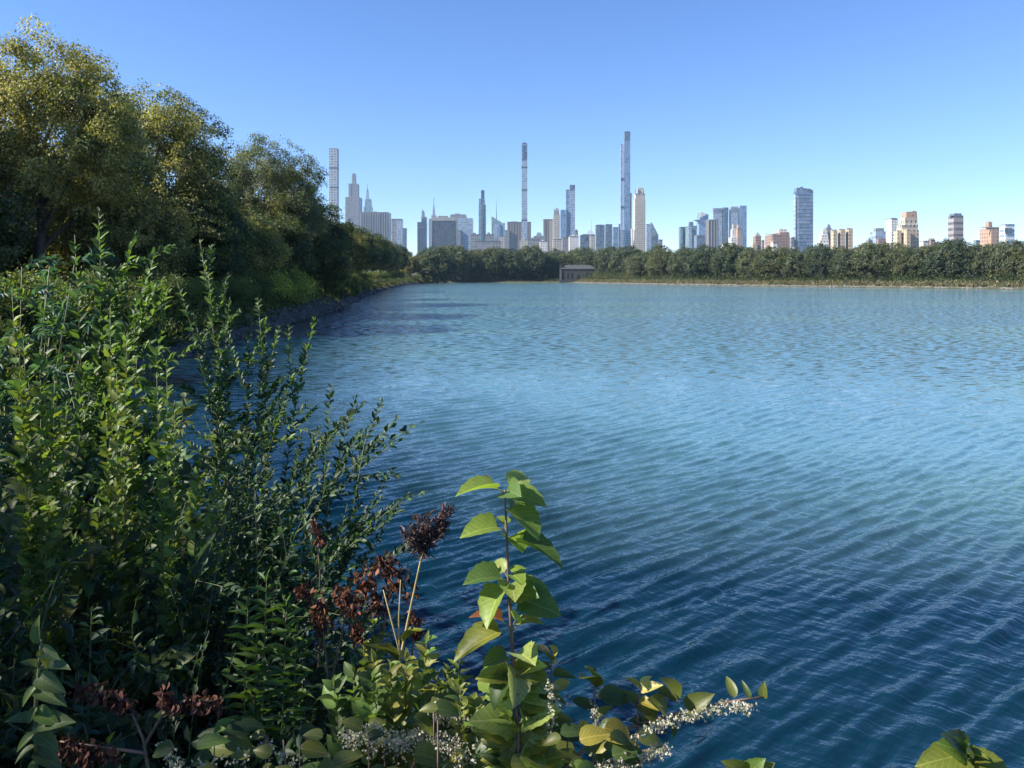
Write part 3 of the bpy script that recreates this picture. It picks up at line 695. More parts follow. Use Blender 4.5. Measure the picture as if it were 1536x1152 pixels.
t = Tower(OF, 2300, 886, 'grey tower with a glass pyramid roof left of the dark glass pair', 'office building')
t.block('tower_body', 'grey_stone', 878, 893, 351.5); t.block('pyramid_roof', 'pale_glass', 879, 892, 345, 351.5, 2, tp=.3); t.spire(887.5, 328, 346, .7)
simple(AP, 1700, 884.5, 891.5, 353, 'limestone', 'narrow pale block in front of the glass pyramid roof tower', 'building')
simple(OF, 2050, 892.5, 907, 338, 'dark_glass_f', 'left one of the dark glass pair', 'office building', (896, 903, 336.6)); simple(OF, 2050, 907.5, 918.5, 337, 'dark_glass_f', 'right one of the dark glass pair', 'office building', (909, 914, 335.8))
simple(OF, 2100, 918.6, 927.5, 341.5, 'blue_glass', 'blue glass block between the dark glass pair and the tallest skyscraper', 'office building')
t = Tower(SK, 2450, 937.5, 'tallest skyscraper of the skyline, blue glass with a dark cap', 'skyscraper')
t.block('main_shaft', 'blue_glass', 934.6, 945.4, 211, 380, 0, sf=.2); t.block('crown', 'dark_glass_f', 935.6, 945.5, 197, 211, .5, sf=.2)
t.block('left_shaft', 'pale_glass', 930.3, 934.5, 217, 380, 4, sf=.2); t.block('shaft_cap', 'dark_glass_f', 930.6, 934.4, 215.5, 217, 4.2, sf=.2)
for py in (267, 309): t.block('mechanical_band', DARKMETAL, 931, 935.6, py, py + 3, -1.0, depth=8)
t.block('podium', 'pale_glass', 929, 945, 345, None, -5, depth=5)
simple(SK, 2200, 927.6, 930.6, 337, 'dark_glass_f', 'dark narrow fin at the left foot of the tallest skyscraper', 'building')
simple(OF, 2500, 943.5, 947.5, 290, 'bronze', 'brown sliver between the tallest skyscraper and the limestone tower', 'building')
t = Tower(SK, 2100, 958, 'cream limestone tower with notched crown right of the tallest skyscraper', 'skyscraper')
t.block('tower_body', 'limestone', 949.5, 968.2, 298); t.block('upper_tower', 'limestone', 951, 967.6, 290, 298, 2); t.block('crown', 'limestone', 955, 965.8, 281.5, 290, 5, tp=.03)
for x in (952, 956.2, 963.5): t.block('crown_pier', LIMESTONE, x, x + 1.5, 283.5, 291, 1, depth=4)
t.block('side_wing', 'white_brick', 946.3, 949.6, 343, None, 2, depth=10)
simple(OF, 2300, 968.4, 976, 337, 'pale_glass', 'pale block touching the right side of the limestone tower', 'building')
t = Tower(OF, 2500, 980, 'tower with a steep pyramid roof right of the limestone tower', 'office building')
t.block('tower_body', 'grey_stone', 973.5, 987.6, 352, tp=.0); t.poly('pyramid_roof', 'green_glass', [(974, 352), (987.4, 352), (977.5, 333)], 3, 30)
simple(OF, 2200, 974.5, 987, 355, 'dark_glass_f', 'dark block in front of the steep pyramid roof', 'building'); simple(OF, 2300, 987.2, 993.8, 360, 'grey_stone', 'last small grey block of the central group before the open sky', 'building')
# right of centre
t = Tower(SK, 2400, 1023, 'leftmost dark rippled glass tower of the right-hand group', 'skyscraper'); t.block('tower_body', 'dark_glass_f', 1018, 1028.4, 341); t.block('roof_parapet', ROOFGREY, 1017.8, 1028.6, 340.2, 341, -.5); t.block('bay', 'green_glass', 1021, 1024, 342, 365, -2, depth=2)
t = Tower(SK, 2350, 1037, 'green glass tower with small raised crown beside the rippled dark tower', 'skyscraper')
t.block('tower_body', 'green_glass', 1028.7, 1045.3, 338.5); t.block('crown', 'dark_glass_f', 1032.5, 1040.3, 332.5, 338.5, 4, tp=.05); t.block('bay', 'pale_glass', 1033, 1038, 341, 372, -3, depth=3)
t = Tower(SK, 3400, 1055, 'blue glass tower with a triangular top and jutting sky deck', 'skyscraper')
t.poly('tower_body', 'blue_glass', [(1048, 372), (1062, 372), (1062.8, 321.5), (1050, 318.2), (1048.5, 335)], 0, 50)
t.poly('open_crown', 'white_brick', [(1049.8, 327), (1060.5, 322), (1051, 317.2)], -4, 0); t.poly('sky_deck', DARKMETAL, [(1041.8, 330), (1050.5, 333), (1050.5, 330.2)], -6, 20)
simple(OF, 2100, 1041, 1058, 353.5, 'dark_glass_f', 'low dark blue glass block below the sky deck tower', 'office building', (1048, 1054, 352))
t = simple(OF, 1950, 1058.8, 1077.6, 330.5, 'bronze', 'brown slab with tall dark stripes in front of the paired blue glass towers', 'office building', (1063, 1071, 329))
for i in range(4): t.block('pier', LIMESTONE, 1062.5 + i * 4.2, 1063.7 + i * 4.2, 331, 370, -1.0, depth=.8)
t = Tower(SK, 2250, 1080, 'left one of the paired blue glass towers, with pale fins and a dark right face', 'skyscraper')
t.block('tower_body', 'pale_glass', 1067.3, 1083, 312, None, 0, depth=20); t.block('dark_face', 'dark_glass_f', 1082, 1092.6, 311.2, None, -2, depth=22)
for i in range(6): t.block('fin', LIMESTONE, 1068.4 + i * 2.4, 1068.9 + i * 2.4, 312.5, 319, -.8, depth=.6)
t = Tower(SK, 2250, 1107, 'right one of the paired blue glass towers, wide with a clean flat top', 'skyscraper')
t.block('tower_body', 'pale_glass', 1093.4, 1107, 309.8, None, 0, depth=20); t.block('right_face', 'blue_glass', 1106.9, 1120, 308.4, None, -2, depth=22)
for i in range(5): t.block('fin', LIMESTONE, 1094.6 + i * 2.4, 1095.1 + i * 2.4, 310.5, 318, -.8, depth=.6)
t = Tower(AP, 1500, 1098, 'white stepped art deco tower standing in front of the paired blue glass towers', 'building')
t.block('lower_tower', 'white_brick', 1093, 1106, 356); t.block('middle_tower', 'white_brick', 1096, 1103.6, 344, 356, 3); t.block('upper_tower', 'limestone', 1098, 1102.8, 335.5, 344, 5, tp=.08)
simple(AP, 1650, 1103.8, 1112, 343, 'orange_brick', 'pinkish brick block right of the white stepped tower', 'building', (1105, 1109, 337))
simple(AP, 1400, 1081, 1091, 366, 'white_brick', 'low white block peeping over the trees left of the white stepped tower', 'building', (1087, 1090, 364))
t = Tower(AP, 1400, 1135, 'small brown tower with a pointed green roof in the gap', 'building')
t.block('tower_body', 'brown_brick', 1129, 1141.8, 354); t.block('pointed_roof', ROOFGREY, 1131, 1141.5, 348, 354, 1, tp=.45); t.block('lower_wing', 'tan_brick', 1128, 1136, 365, None, -6, depth=6)
simple(AP, 1450, 1142, 1146.2, 361, 'brown_brick', 'thin brown block right of the pointed roof tower', 'building')
t = Tower(AP, 1250, 1166, 'broad brown brick apartment block with stepped penthouse and water tank', 'apartment building')
t.block('tower_body', 'brown_brick', 1147, 1184.5, 351.5); t.block('penthouse', 'brown_brick', 1162, 1184, 348, 351.5, 3); t.block('upper_penthouse', 'white_brick', 1166, 1181, 343.2, 348, 6, depth=8)
t.spire(1172.5, 340.5, 343.3, .5, .2, 'antenna'); t.block('lower_wing', 'orange_brick', 1147, 1163, 369, None, -8, depth=8); t.block('roof_parapet', LIMESTONE, 1146.9, 1162, 350.8, 351.5, -.4, depth=3)
simple(AP, 1200, 1156, 1166, 364, 'white_brick', 'small white block in front of the broad brown apartment block', 'building', (1156, 1159, 362.5))
simple(AP, 1350, 1184.3, 1191, 357, 'grey_stone', 'grey block between the brown apartment block and the lone tall glass tower', 'building', (1188, 1190.5, 354.5))
t = Tower(SK, 1350, 1205, 'lone tall glass tower with chamfered dark crown between brick blocks', 'skyscraper')
t.block('tower_body', 'blue_glass', 1193, 1219.8, 290, None, 0, depth=14); t.block('balcony_stack', 'pale_glass', 1190.3, 1194.5, 293, None, 3, depth=9)
t.poly('crown', 'dark_glass_f', [(1193.5, 290), (1219.8, 290), (1219.6, 285.5), (1215.5, 283), (1195.8, 281.3)], 1.0, 13.0); t.poly('glass_sail', 'blue_glass', [(1193.3, 292), (1217.5, 292), (1210, 286.5), (1195.5, 281.8)], -.5, 0.9)
t.block('roof_crane', DARKMETAL, 1200, 1205, 279.8, 281, 5, depth=2)
for k in range(14): t.block('floor_slab', LIMESTONE, 1193.1, 1219.9, 297 + k * 5.4, 297.5 + k * 5.4, -.4, depth=.35)
simple(AP, 1150, 1186, 1200, 371, 'grey_stone', 'low grey block at the left foot of the lone tall glass tower', 'building')
t = Tower(AP, 1250, 1239, 'grey brick tower with water tank rising from a white stepped base', 'apartment building')
t.block('tower_body', 'grey_stone', 1235, 1247.5, 342); t.block('penthouse', 'grey_stone', 1239.5, 1246, 338, 342, 3, depth=6); t.block('water_tank', ROOFGREY, 1241, 1244.5, 336, 338, 4, depth=4)
for k in range(4): t.block('white_terrace', 'white_brick', 1225 + k * 2.4, 1244 - k * .8, 366 - k * 6.5, 372 if k == 0 else 366 - (k - 1) * 6.5, -10 + k * 2, depth=8 - k)
for i, (p0, p1, tp_, nm) in enumerate([(1246, 1256, 345, 'left'), (1256.5, 1268, 344, 'middle'), (1268.5, 1279.3, 343, 'right')]):
    t = Tower(AP, 1050, (p0 + p1) / 2, f'{nm} one of the three tan sunlit apartment slabs', 'apartment building')
    t.root['group'] = 'three tan apartment slabs'
    t.block('tower_body', 'tan_brick', p0, p1, tp_, sf=.5); t.block('roof_parapet', LIMESTONE, p0 + .6, p1 - .6, tp_ - .9, tp_, 1, depth=3)
t = Tower(AP, 1300, 1300, 'dark irregular block with water tank left of the grey terraced block', 'apartment building')
t.block('tower_body', 'brown_brick', 1291, 1313, 366); t.block('upper_tower', 'grey_stone', 1299, 1309, 359, 366, 3, depth=10); t.block('water_tank', ROOFGREY, 1302, 1305, 356.6, 359, 5, depth=4)
t = Tower(AP, 1350, 1317, 'grey terraced block with glazed penthouses left of the white slab', 'apartment building')
t.block('tower_body', 'pale_glass', 1305, 1328.5, 347); t.block('penthouse', 'grey_stone', 1310, 1326, 342, 347, 3, depth=10); t.block('front_wing', 'brown_brick', 1315, 1329, 358, None, -6, depth=6)
simple(AP, 1150, 1280, 1292, 372, 'grey_stone', 'low dark block right of the three tan slabs', 'building')
simple(AP, 1400, 1329.5, 1346.5, 328.5, 'white_brick', 'white slab rising behind the twin crowned apartment block', 'apartment building', (1334, 1345, 326.5, 'grey_stone'), sf=.45)
t = Tower(AP, 950, 1360, 'tan apartment block with twin sunlit bays and a red brick crown', 'apartment building')
t.block('main_block', 'tan_brick', 1343, 1378.5, 345, sf=.3); t.block('left_bay', 'tan_brick', 1339.8, 1352.2, 346, None, -4, sf=.62); t.block('right_bay', 'tan_brick', 1352.8, 1366, 344.5, None, -10, sf=.62)
t.block('middle_terrace', 'limestone', 1345, 1377, 337, 345, 2, depth=14); t.block('upper_terrace', 'limestone', 1350, 1376.3, 326, 337, 4, depth=12); t.block('crown', 'orange_brick', 1352.5, 1376, 317, 326, 5, depth=11, tp=.02)
for x in (1346, 1350, 1357, 1363, 1369, 1374): t.block('pinnacle', LIMESTONE, x, x + 1.4, 333.5 + (x % 3), 338, 1, depth=1.5, tp=.25)
t.block('water_tank', ROOFGREY, 1366, 1374, 315.6, 317, 6, depth=5)
for i, (p0, p1, tp_, mt, lab) in enumerate([(1379, 1394, 362, 'white_brick', 'low white roofed block right of the twin crowned block'), (1392, 1403, 360, 'brown_brick', 'dark low block with tank in the dip between the towers'),
    (1396, 1414, 364.5, 'grey_stone', 'low grey terraced block left of the banded brown tower'), (1410, 1423, 368, 'white_brick', 'lowest pale block at the left foot of the banded brown tower')]):
    simple(AP, 1000 + 40 * i, p0, p1, tp_, mt, lab, 'building', ((p0 + p1) / 2 - 2.5, (p0 + p1) / 2 + 1.5, tp_ - 3))
t = Tower(AP, 1050, 1433, 'banded brown tower standing alone with a dark roof line', 'apartment building')
t.block('tower_body', 'banded', 1421.9, 1445.2, 324); t.block('penthouse', 'dark_glass_f', 1424.5, 1442.5, 319.8, 324, 2, depth=12); t.spire(1434.5, 317, 320, .5, .2, 'antenna'); t.block('roof_parapet', ROOFGREY, 1421.7, 1445.4, 323.2, 324, -.4, depth=8); t.block('base_wing', 'white_brick', 1423, 1435, 366, None, -6, depth=6)
simple(AP, 1250, 1460, 1470, 361, 'green_glass', 'low green block left of the orange brick block', 'building')
t = Tower(AP, 1000, 1484, 'orange brick block with a raised central tower near the right edge', 'apartment building')
t.block('tower_body', 'orange_brick', 1469.8, 1498.8, 341.5, sf=.6); t.block('raised_tower', 'orange_brick', 1477, 1488.5, 333, 341.5, 2, depth=8); t.block('roof_parapet', LIMESTONE, 1471, 1498.8, 340.6, 341.5, -.4, depth=2); t.block('water_tank', ROOFGREY, 1480, 1486, 331.8, 333, 4, depth=4)
t = simple(OF, 1150, 1499.8, 1522, 337, 'banded_white', 'blue and white glass block at the right end of the skyline', 'office building', (1506, 1518, 335.6))
t.block('lower_wing', 'white_brick', 1504, 1512, 359, None, -6, depth=6); t.block('dark_bay', 'dark_glass_f', 1507, 1518, 342, 350, -1, depth=1)

# ------------------------------------------------------------------ stone gatehouse on the far shore
def gatehouse():
    Y = 497.0; x0 = (842 - HX) / F * Y; x1 = (898 - HX) / F * Y; W = x1 - x0; D = 11.0; zt = CAMZ - (404 - HY) / F * Y
    root = empty('gatehouse', (x0, Y, 0), 'grey stone gatehouse with hipped slate roof and corner chimneys at the far waterline', 'gatehouse')
    m = MB(); m.box(0, W, 0, D, 2.0, zt); m.build('wall', GRANITE, root)
    m = MB(); m.box(-.5, W + .5, -.6, D + .5, -1, 2.0); m.build('plinth', GRANITE, root)
    m = MB(); m.box(-.3, W + .3, -.3, D + .3, zt, zt + .35); m.build('cornice', GRANITE, root)
    m = MB(); m.box(-.2, W - 1.0, -.2, D + .2, zt + .35, zt + 3.0, (3.5, W - 5.5, 4.0, D - 4.0)); rf = m.build('roof', SLATE, root)
    for x in (-.9, W - 2.0, W - .6):
        m = MB(); m.box(x, x + 1.0, .4, 1.5, zt + .35, zt + 3.2); m.box(x - .15, x + 1.15, .25, 1.65, zt + 3.2, zt + 3.6); m.build('chimney', GRANITE, root)
    m = MB(); m.box(-1.3, -.5, -.6, .3, -1, zt + .35); m.build('corner_pilaster', GRANITE, root)
    for px in (851, 857, 880, 887):
        x = (px - HX) / F * Y - x0
        f = MB(); f.box(x - .75, x + .75, -.12, -.003, 3.0, 6.9); fr = f.build('window', GRANITE, root)
        g = MB(); g.box(x - .5, x + .5, -.16, -.12, 3.2, 6.6); g.build('pane', DARKGLASS, fr)
    m = MB(); m.box(W*.42, W*.42 + 1.6, -.1, -.003, 2.0, 5.2); m.build('door', IRON, root)
gatehouse()

# ------------------------------------------------------------------ banks: stones, grass and weeds
def shore_pts(n, lo, hi, r, i0, i1):
    """random points at a distance lo..hi landward of the shore segments i0..i1"""
    seg = SHORE[i0:i1 + 1]; L = np.linalg.norm(np.diff(seg, axis=0), axis=1); cum = np.concatenate([[0], np.cumsum(L)])
    t = r.random(n) * cum[-1]
    x = np.interp(t, cum, seg[:, 0]); y = np.interp(t, cum, seg[:, 1])
    k = np.clip(np.searchsorted(cum, t) - 1, 0, len(L) - 1); d = np.diff(seg, axis=0)[k]; d /= np.linalg.norm(d, axis=1)[:, None]
    off = r.uniform(lo, hi, n); nx, ny = -d[:, 1], d[:, 0]
    nx, ny = -nx, -ny    # outline runs clockwise seen from above on the left bank
    X = x + nx * off; Y = y + ny * off
    bad = sdist(X, Y) < 0
    X[bad] = (x - nx * off)[bad]; Y[bad] = (y - ny * off)[bad]
    return X, Y

ICO = None
def rocks(name, n, lo, hi, i0, i1, smin, smax, mat, label, seed, sizek=None):
    r = np.random.default_rng(seed); X, Y = shore_pts(n, lo, hi, r, i0, i1); Z = gz(X, Y)
    t = (1 + 5 ** .5) / 2
    V0 = nrm(np.array([(-1,t,0),(1,t,0),(-1,-t,0),(1,-t,0),(0,-1,t),(0,1,t),(0,-1,-t),(0,1,-t),(t,0,-1),(t,0,1),(-t,0,-1),(-t,0,1)], float))
    Fi = np.array([(0,11,5),(0,5,1),(0,1,7),(0,7,10),(0,10,11),(1,5,9),(5,11,4),(11,10,2),(10,7,6),(7,1,8),(3,9,4),(3,4,2),(3,2,6),(3,6,8),(3,8,9),(4,9,5),(2,4,11),(6,2,10),(8,6,7),(9,8,1)])
    s = r.uniform(smin, smax, n)
    if sizek is not None: s = s * np.clip(np.hypot(X, Y) * sizek, 1, 4)
    sc3 = s[:, None] * r.uniform(.6, 1.3, (n, 3)) * np.array([1, 1, .6])
    V = V0[None] * sc3[:, None, :] * (1 + r.normal(0, .12, (n, 12, 1)))
    a = r.random(n) * 6.28; ca, sa = np.cos(a)[:, None], np.sin(a)[:, None]
    Vx = V[:, :, 0] * ca - V[:, :, 1] * sa + X[:, None]; Vy = V[:, :, 0] * sa + V[:, :, 1] * ca + Y[:, None]; Vz = V[:, :, 2] + Z[:, None] + .1 * s[:, None]
    P = np.stack([Vx, Vy, Vz], -1).reshape(-1, 3); Fl = (Fi.ravel()[None] + (np.arange(n) * 12)[:, None]).ravel()
    o = link(name, mesh_np(name, P, Fl, np.full(n * 20, 3), mat))
    tag(o, label, 'stones', kind='stuff')
rocks('riprap', 8000, -.4, 1.1, 4, 14, .10, .28, STONE, 'dark broken stones lining the waterline of the left bank', 1, 0.05)
rocks('riprap', 3000, -.5, 2.4, 14, 20, .3, .8, STONE, 'dark stone edge of the distant left and far shore', 2)
rocks('shore_stones', 3200, -.5, 1.1, 21, 26, .25, .7, PALESTONE, 'pale sunlit stones along the far right waterline', 3)

def weeds(name, n, lo, hi, i0, i1, h0, h1, wid, cols, wts, label, seed, k=7, tpl=T_LANCE, sizek=None, cat='grass', maxy=None, leaf=.5):
    r = np.random.default_rng(seed); X, Y = shore_pts(n, lo, hi, r, i0, i1)
    if maxy: 
        q = Y < maxy; X, Y = X[q], Y[q]; n = len(X)
    Z = gz(X, Y); lv = Leaves()
    idx = np.repeat(np.arange(n), k); m = len(idx)
    s = r.uniform(h0, h1, n)
    if sizek is not None: s = s * np.clip(np.hypot(X, Y) * sizek, 1, 3)
    h = s[idx] * r.uniform(.5, 1.1, m)
    P = np.stack([X, Y, Z - .05], 1)[idx] + r.normal(0, .12, (m, 3)) * s[idx][:, None] * np.array([1, 1, 0.0]); P[:, 2] += s[idx] * r.uniform(0, .35, m) * (tpl is not T_LANCE)
    D = nrm(np.stack([r.normal(0, .45, m), r.normal(0, .45, m), np.ones(m)], 1)); Nn = rdir(r, m)
    if tpl is T_QUAD:
        ball = rdir(r, m) * (r.random((m, 1)) ** .4); P = np.stack([X, Y, Z + s * .35], 1)[idx] + ball * s[idx][:, None] * np.array([.7, .7, .6]); D = rdir(r, m); h = leaf * r.uniform(.6, 1.3, m)
    C = tints(r, n, cols, wts, .2)[idx] * (1 + r.normal(0, .2, (m, 1)))
    lv.add(P, D, Nn, h, h * wid, np.clip(C, .004, .8))
    tag(lv.build(name, tpl, LEAF), label, cat, kind='stuff')
weeds('bank_weeds', 15000, .35, 5.0, 8, 14, .35, .9, .16, [GRN, DGR, OLV, (.07, .10, .02)], [.35, .3, .2, .15], 'tangled green weeds covering the left bank above the stones', 11, 8, sizek=0.016)
weeds('bank_weeds', 2600, 1.0, 7.0, 14, 20, 1.0, 2.0, .7, [GRN, DGR, OLV], [.4, .35, .25], 'dark weeds on the distant left and far shore', 12, 18, tpl=T_QUAD, leaf=.32)
weeds('bank_weeds', 3600, .9, 5.5, 8, 14, .5, 1.1, .6, [(.09, .14, .035), GRN, OLV, (.14, .19, .045)], [.35, .2, .25, .2], 'leafy green undergrowth spilling over the stones of the left bank', 19, 26, tpl=T_QUAD, leaf=.10)
weeds('dry_grass', 5200, 1.2, 5.5, 21, 26, .5, 1.3, .3, [(.20, .18, .11), (.14, .135, .075), (.08, .10, .04), (.26, .23, .16)], [.35, .25, .2, .2], 'dry straw coloured grass on the sunlit far right bank', 13, 5)
weeds('shore_scrub', 3600, 4.5, 26.0, 21, 26, 1.0, 2.3, .7, [DGR, GRN, OLV], [.75, .2, .05], 'dark scrub at the foot of the far right trees', 14, 16, tpl=T_QUAD, leaf=.4)

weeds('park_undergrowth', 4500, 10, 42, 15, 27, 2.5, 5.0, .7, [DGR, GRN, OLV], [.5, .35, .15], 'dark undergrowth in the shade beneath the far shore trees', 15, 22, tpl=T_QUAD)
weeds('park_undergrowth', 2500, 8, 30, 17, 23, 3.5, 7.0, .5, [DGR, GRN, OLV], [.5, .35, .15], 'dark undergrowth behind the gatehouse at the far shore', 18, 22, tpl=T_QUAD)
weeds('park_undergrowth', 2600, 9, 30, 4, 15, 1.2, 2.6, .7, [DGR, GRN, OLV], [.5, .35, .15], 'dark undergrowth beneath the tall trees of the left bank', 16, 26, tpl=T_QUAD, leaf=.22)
# shrubs on the left bank
def make_shrub(name, seed, H, R, n, L, cols, wts, tpl=T_QUAD, mat=LEAF, asp=.6):
    r = np.random.default_rng(seed); root = link(name, None); st = MB(); lv = Leaves()
    K = 34; per = n // K
    for i in range(K):
        az = r.random() * 6.28; q = r.random() ** .5; e = np.array([math.cos(az)*R*q, math.sin(az)*R*q, H * (1 - .55 * q * q) * r.uniform(.65, 1.05)])
        b = np.array([e[0]*.15, e[1]*.15, -.1]); c = np.array([e[0]*.35, e[1]*.35, e[2]*.75]); s = np.linspace(0, 1, 5)[:, None]
        st.tube((1-s)**2*b + 2*s*(1-s)*c + s*s*e, np.linspace(.02, .004, 5) * H, 4)
        t = r.uniform(.15, 1.0, (per, 1)); P = (1-t)**2*b + 2*t*(1-t)*c + t*t*e + r.normal(0, .10 * H, (per, 3))
        dd = rdir(r, per); nr = nrm(dd + np.array([0, 0, .8])); D = nrm(np.cross(nr, rdir(r, per)) + np.array([0, 0, .2]))
        C = tints(r, 1, cols, wts, .2) * (1 + r.normal(0, .2, (per, 1))); sz = L * r.uniform(.7, 1.3, per)
        lv.add(P, D, nr, sz, sz * asp, np.clip(C, .004, .7))
    st.build('stems', STEM, root); lv.build('foliage', tpl, mat, root)
    return root
sA = make_shrub('bank_shrub', 101, 1.9, 1.7, 9000, .11, [(.09, .13, .035), GRN, (.12, .16, .04)], [.4, .3, .3])
sB = make_shrub('bank_shrub', 102, 1.6, 1.5, 8000, .12, [OLV, (.08, .12, .035), (.14, .19, .045)], [.3, .4, .3])
sY = make_shrub('bank_shrub', 103, 3.0, 2.5, 11000, .16, [(.38, .42, .09), (.28, .34, .06), OLV], [.5, .35, .15])  # leaf colour brightened in place of sun that the trees block
put(sY, -20.6, 68, 0, 1.15, 'bright yellow-green bush standing on the left bank above the stones', 'shrub')
SG = 'green shrubs along the left bank'
sh = [ (-16.2, 24.5, 1.25), (-18.4, 28, 1.2), (-18.9, 33, 1.15), (-19.3, 38, 1.1), (-19.7, 42.5, 1.1), (-20.2, 47, 1.1), (-20.0, 51.5, 1.0), (-20.8, 56, 1.15), (-21.0, 61, 1.1), (-22.3, 66, 1.0), (-22.6, 74, 1.1), (-22.8, 79, 1.1),
  (-24.3, 85, 1.1), (-25.3, 91, 1.15), (-26, 98, 1.2), (-27, 106, 1.2), (-28.2, 114, 1.3), (-29.5, 124, 1.4), (-31.5, 134, 1.5), (-33.5, 146, 1.5), (-35.5, 160, 1.6), (-38, 176, 1.7), (-41, 195, 1.8), (-44, 216, 2.0), (-47.5, 240, 2.1), (-51, 268, 2.3), (-55, 300, 2.5), (-58.5, 335, 2.7), (-61.5, 372, 2.9), (-64, 415, 3.2) ]
near_lab = ['nearest shrub of the left bank behind the foreground branches', 'second nearest bank shrub, under the tall leafy shoots', 'bank shrub in front of the near end of the iron fence', 'bank shrub below the trunk of the tallest left tree',
  'bank shrub left of the fence posts, above dark stones', 'bank shrub below the middle of the iron fence', 'bank shrub where the fence pickets show above it', 'bank shrub right of the fence pickets', 'bank shrub a few metres left of the bright yellow-green bush',
  'bank shrub touching the left side of the bright yellow-green bush', 'bank shrub touching the right side of the bright yellow-green bush', 'bank shrub just beyond the bright yellow-green bush']
first = {0: True, 1: True}
for i, (x, y, s) in enumerate(sh):
    k = i % 2; src = (sA, sB)[k]; o = src if first[k] else copy_tree(src, (x, y, 0), 0, s); first[k] = False
    put(o, x, y, i * 1.9, s, near_lab[i] if i < len(near_lab) else 'green shrub further along the left bank near the waterline', 'shrub', SG)

def fence():
    root = empty('iron_fence', (-22.5, 30, gz1(-22.5, 30)), 'low black iron picket fence beside the path under the left trees', 'fence')
    pts = [(-21.6 - .012 * i * 2.5, 24 + i * 2.5) for i in range(24)]
    for i, (x, y) in enumerate(pts):
        z = gz1(x, y) - root.location.z; lx, ly = x + 22.5, y - 30
        m = MB(); m.box(lx - .04, lx + .04, ly - .04, ly + .04, z - .1, z + 1.35); m.box(lx - .06, lx + .06, ly - .06, ly + .06, z + 1.35, z + 1.43); m.build('post', IRON, root)
        if i + 1 < len(pts):
            x2, y2 = pts[i+1]; m = MB()
            for h in (.15, 1.15): m.tube([(lx, ly + .05, z + h), (x2 + 22.5, y2 - 30 - .05, z + h)], .02, 4)
            for j in range(1, 17):
                t = j / 17; a, b = lx + (x2 - x) * t, ly + 2.5 * t; m.tube([(a, b, z + .05), (a, b, z + 1.28)], .011, 3)
            m.build('picket_panel', IRON, root)
fence()

#FOREGROUND
# ------------------------------------------------------------------ foreground plants
def bez(p0, c, p1, t):
    t = np.asarray(t)[:, None]; return (1-t)**2 * p0 + 2*t*(1-t) * c + t*t * p1
class Plant:
    def __init__(s, name, x, y, label, cat, group=None, z=None, seed=0):
        s.o = np.array([x, y, (gz1(x, y) if z is None else z) - .03]); s.root = empty(name, s.o, label, cat, group)
        s.st = {}; s.lv = {}; s.r = np.random.default_rng(seed)
    def tube(s, P, R, part='stems', mat=STEM, k=5):
        s.st.setdefault((part, mat.name), (MB(), mat))[0].tube(np.asarray(P) - s.o, R, k)
    def leaves(s, P, D, Nn, L, W, C, part='foliage', tpl=T_LEAF, mat=LEAF):
        s.lv.setdefault(part, (Leaves(), tpl, mat))[0].add(np.asarray(P) - s.o, D, Nn, L, W, C)
    def done(s):
        for (part, _), (m, mat) in s.st.items(): m.build(part, mat, s.root, True)
        for part, (l, tpl, mat) in s.lv.items(): l.build(part.rstrip('~'), tpl, mat, s.root, tpl is not T_QUAD)
        return s.root
    def shoot(s, p0, c, p1, n, L, cols, wts=None, r0=.005, t0=.15, asp=.42, twigs=0, twl=.22, spread=.8, mat=STEM, tpl=T_LEAF, up=1.0, lm=LEAF, droop=0.0):
        r = s.r; p0, c, p1 = map(np.asarray, (p0, c, p1))
        s.tube(bez(p0, c, p1, np.linspace(0, 1, 9)), np.linspace(r0, r0 * .22, 9), 'stems', mat, 5)
        t = np.sort(np.clip(np.linspace(t0, .985, n) + r.normal(0, .006, n), 0, 1))
        P = bez(p0, c, p1, t); T = nrm(bez(p0, c, p1, np.clip(t + .01, 0, 1.01)) - bez(p0, c, p1, t - .01))
        ref = nrm(np.cross(T, np.array([0.05, -.35, 1.0]))); az = np.where(np.arange(n) % 2 == 0, 1, -1)[:, None]
        oth = nrm(np.cross(T, ref)); ph = r.normal(0, .55, (n, 1))
        S = ref * az * np.cos(ph) + oth * np.sin(ph)
        D = nrm(T * .75 + S * spread + np.array([0, 0, .15 - droop]) + r.normal(0, .12, (n, 3)))
        Nn = nrm(np.array([0, -.25, up]) + r.normal(0, .35, (n, 3)))
        sz = L * (1 - .35 * np.clip((t - .9) / .1, 0, 1)) * r.uniform(.75, 1.15, n)
        s.leaves(P, D, Nn, sz, sz * asp, tints(r, n, cols, wts, .16), tpl=tpl, mat=lm)
        if n: s.leaves(P[-1:], T[-1:], Nn[-1:], sz[-1] * .8, sz[-1] * .8 * asp * .8, tints(r, 1, cols, wts, .16), tpl=tpl, mat=lm)
        for i in range(twigs):
            q = r.uniform(.25, .9); b = bez(p0, c, p1, [q])[0]; tt = nrm(bez(p0, c, p1, [q + .02])[0] - b)
            e = b + nrm(tt * .6 + r.normal(0, .5, 3) + np.array([.30, 0, .12])) * twl * r.uniform(.4, 1.3)
            s.shoot(b, (b + e) / 2 + r.normal(0, .02, 3), e, max(5, int(n * .34)), L * .85, cols, wts, r0 * .4, .1, asp, 0, 0, spread, mat, tpl, up, lm, droop)

A = np.array
LITG = (.11, .18, .04); MIDG = (.060, .11, .038); DKG = (.030, .060, .028); BLG = (.034, .070, .042); YLG = (.14, .17, .03)  # LITG and DKG put sunlit and shaded tone into leaf colour

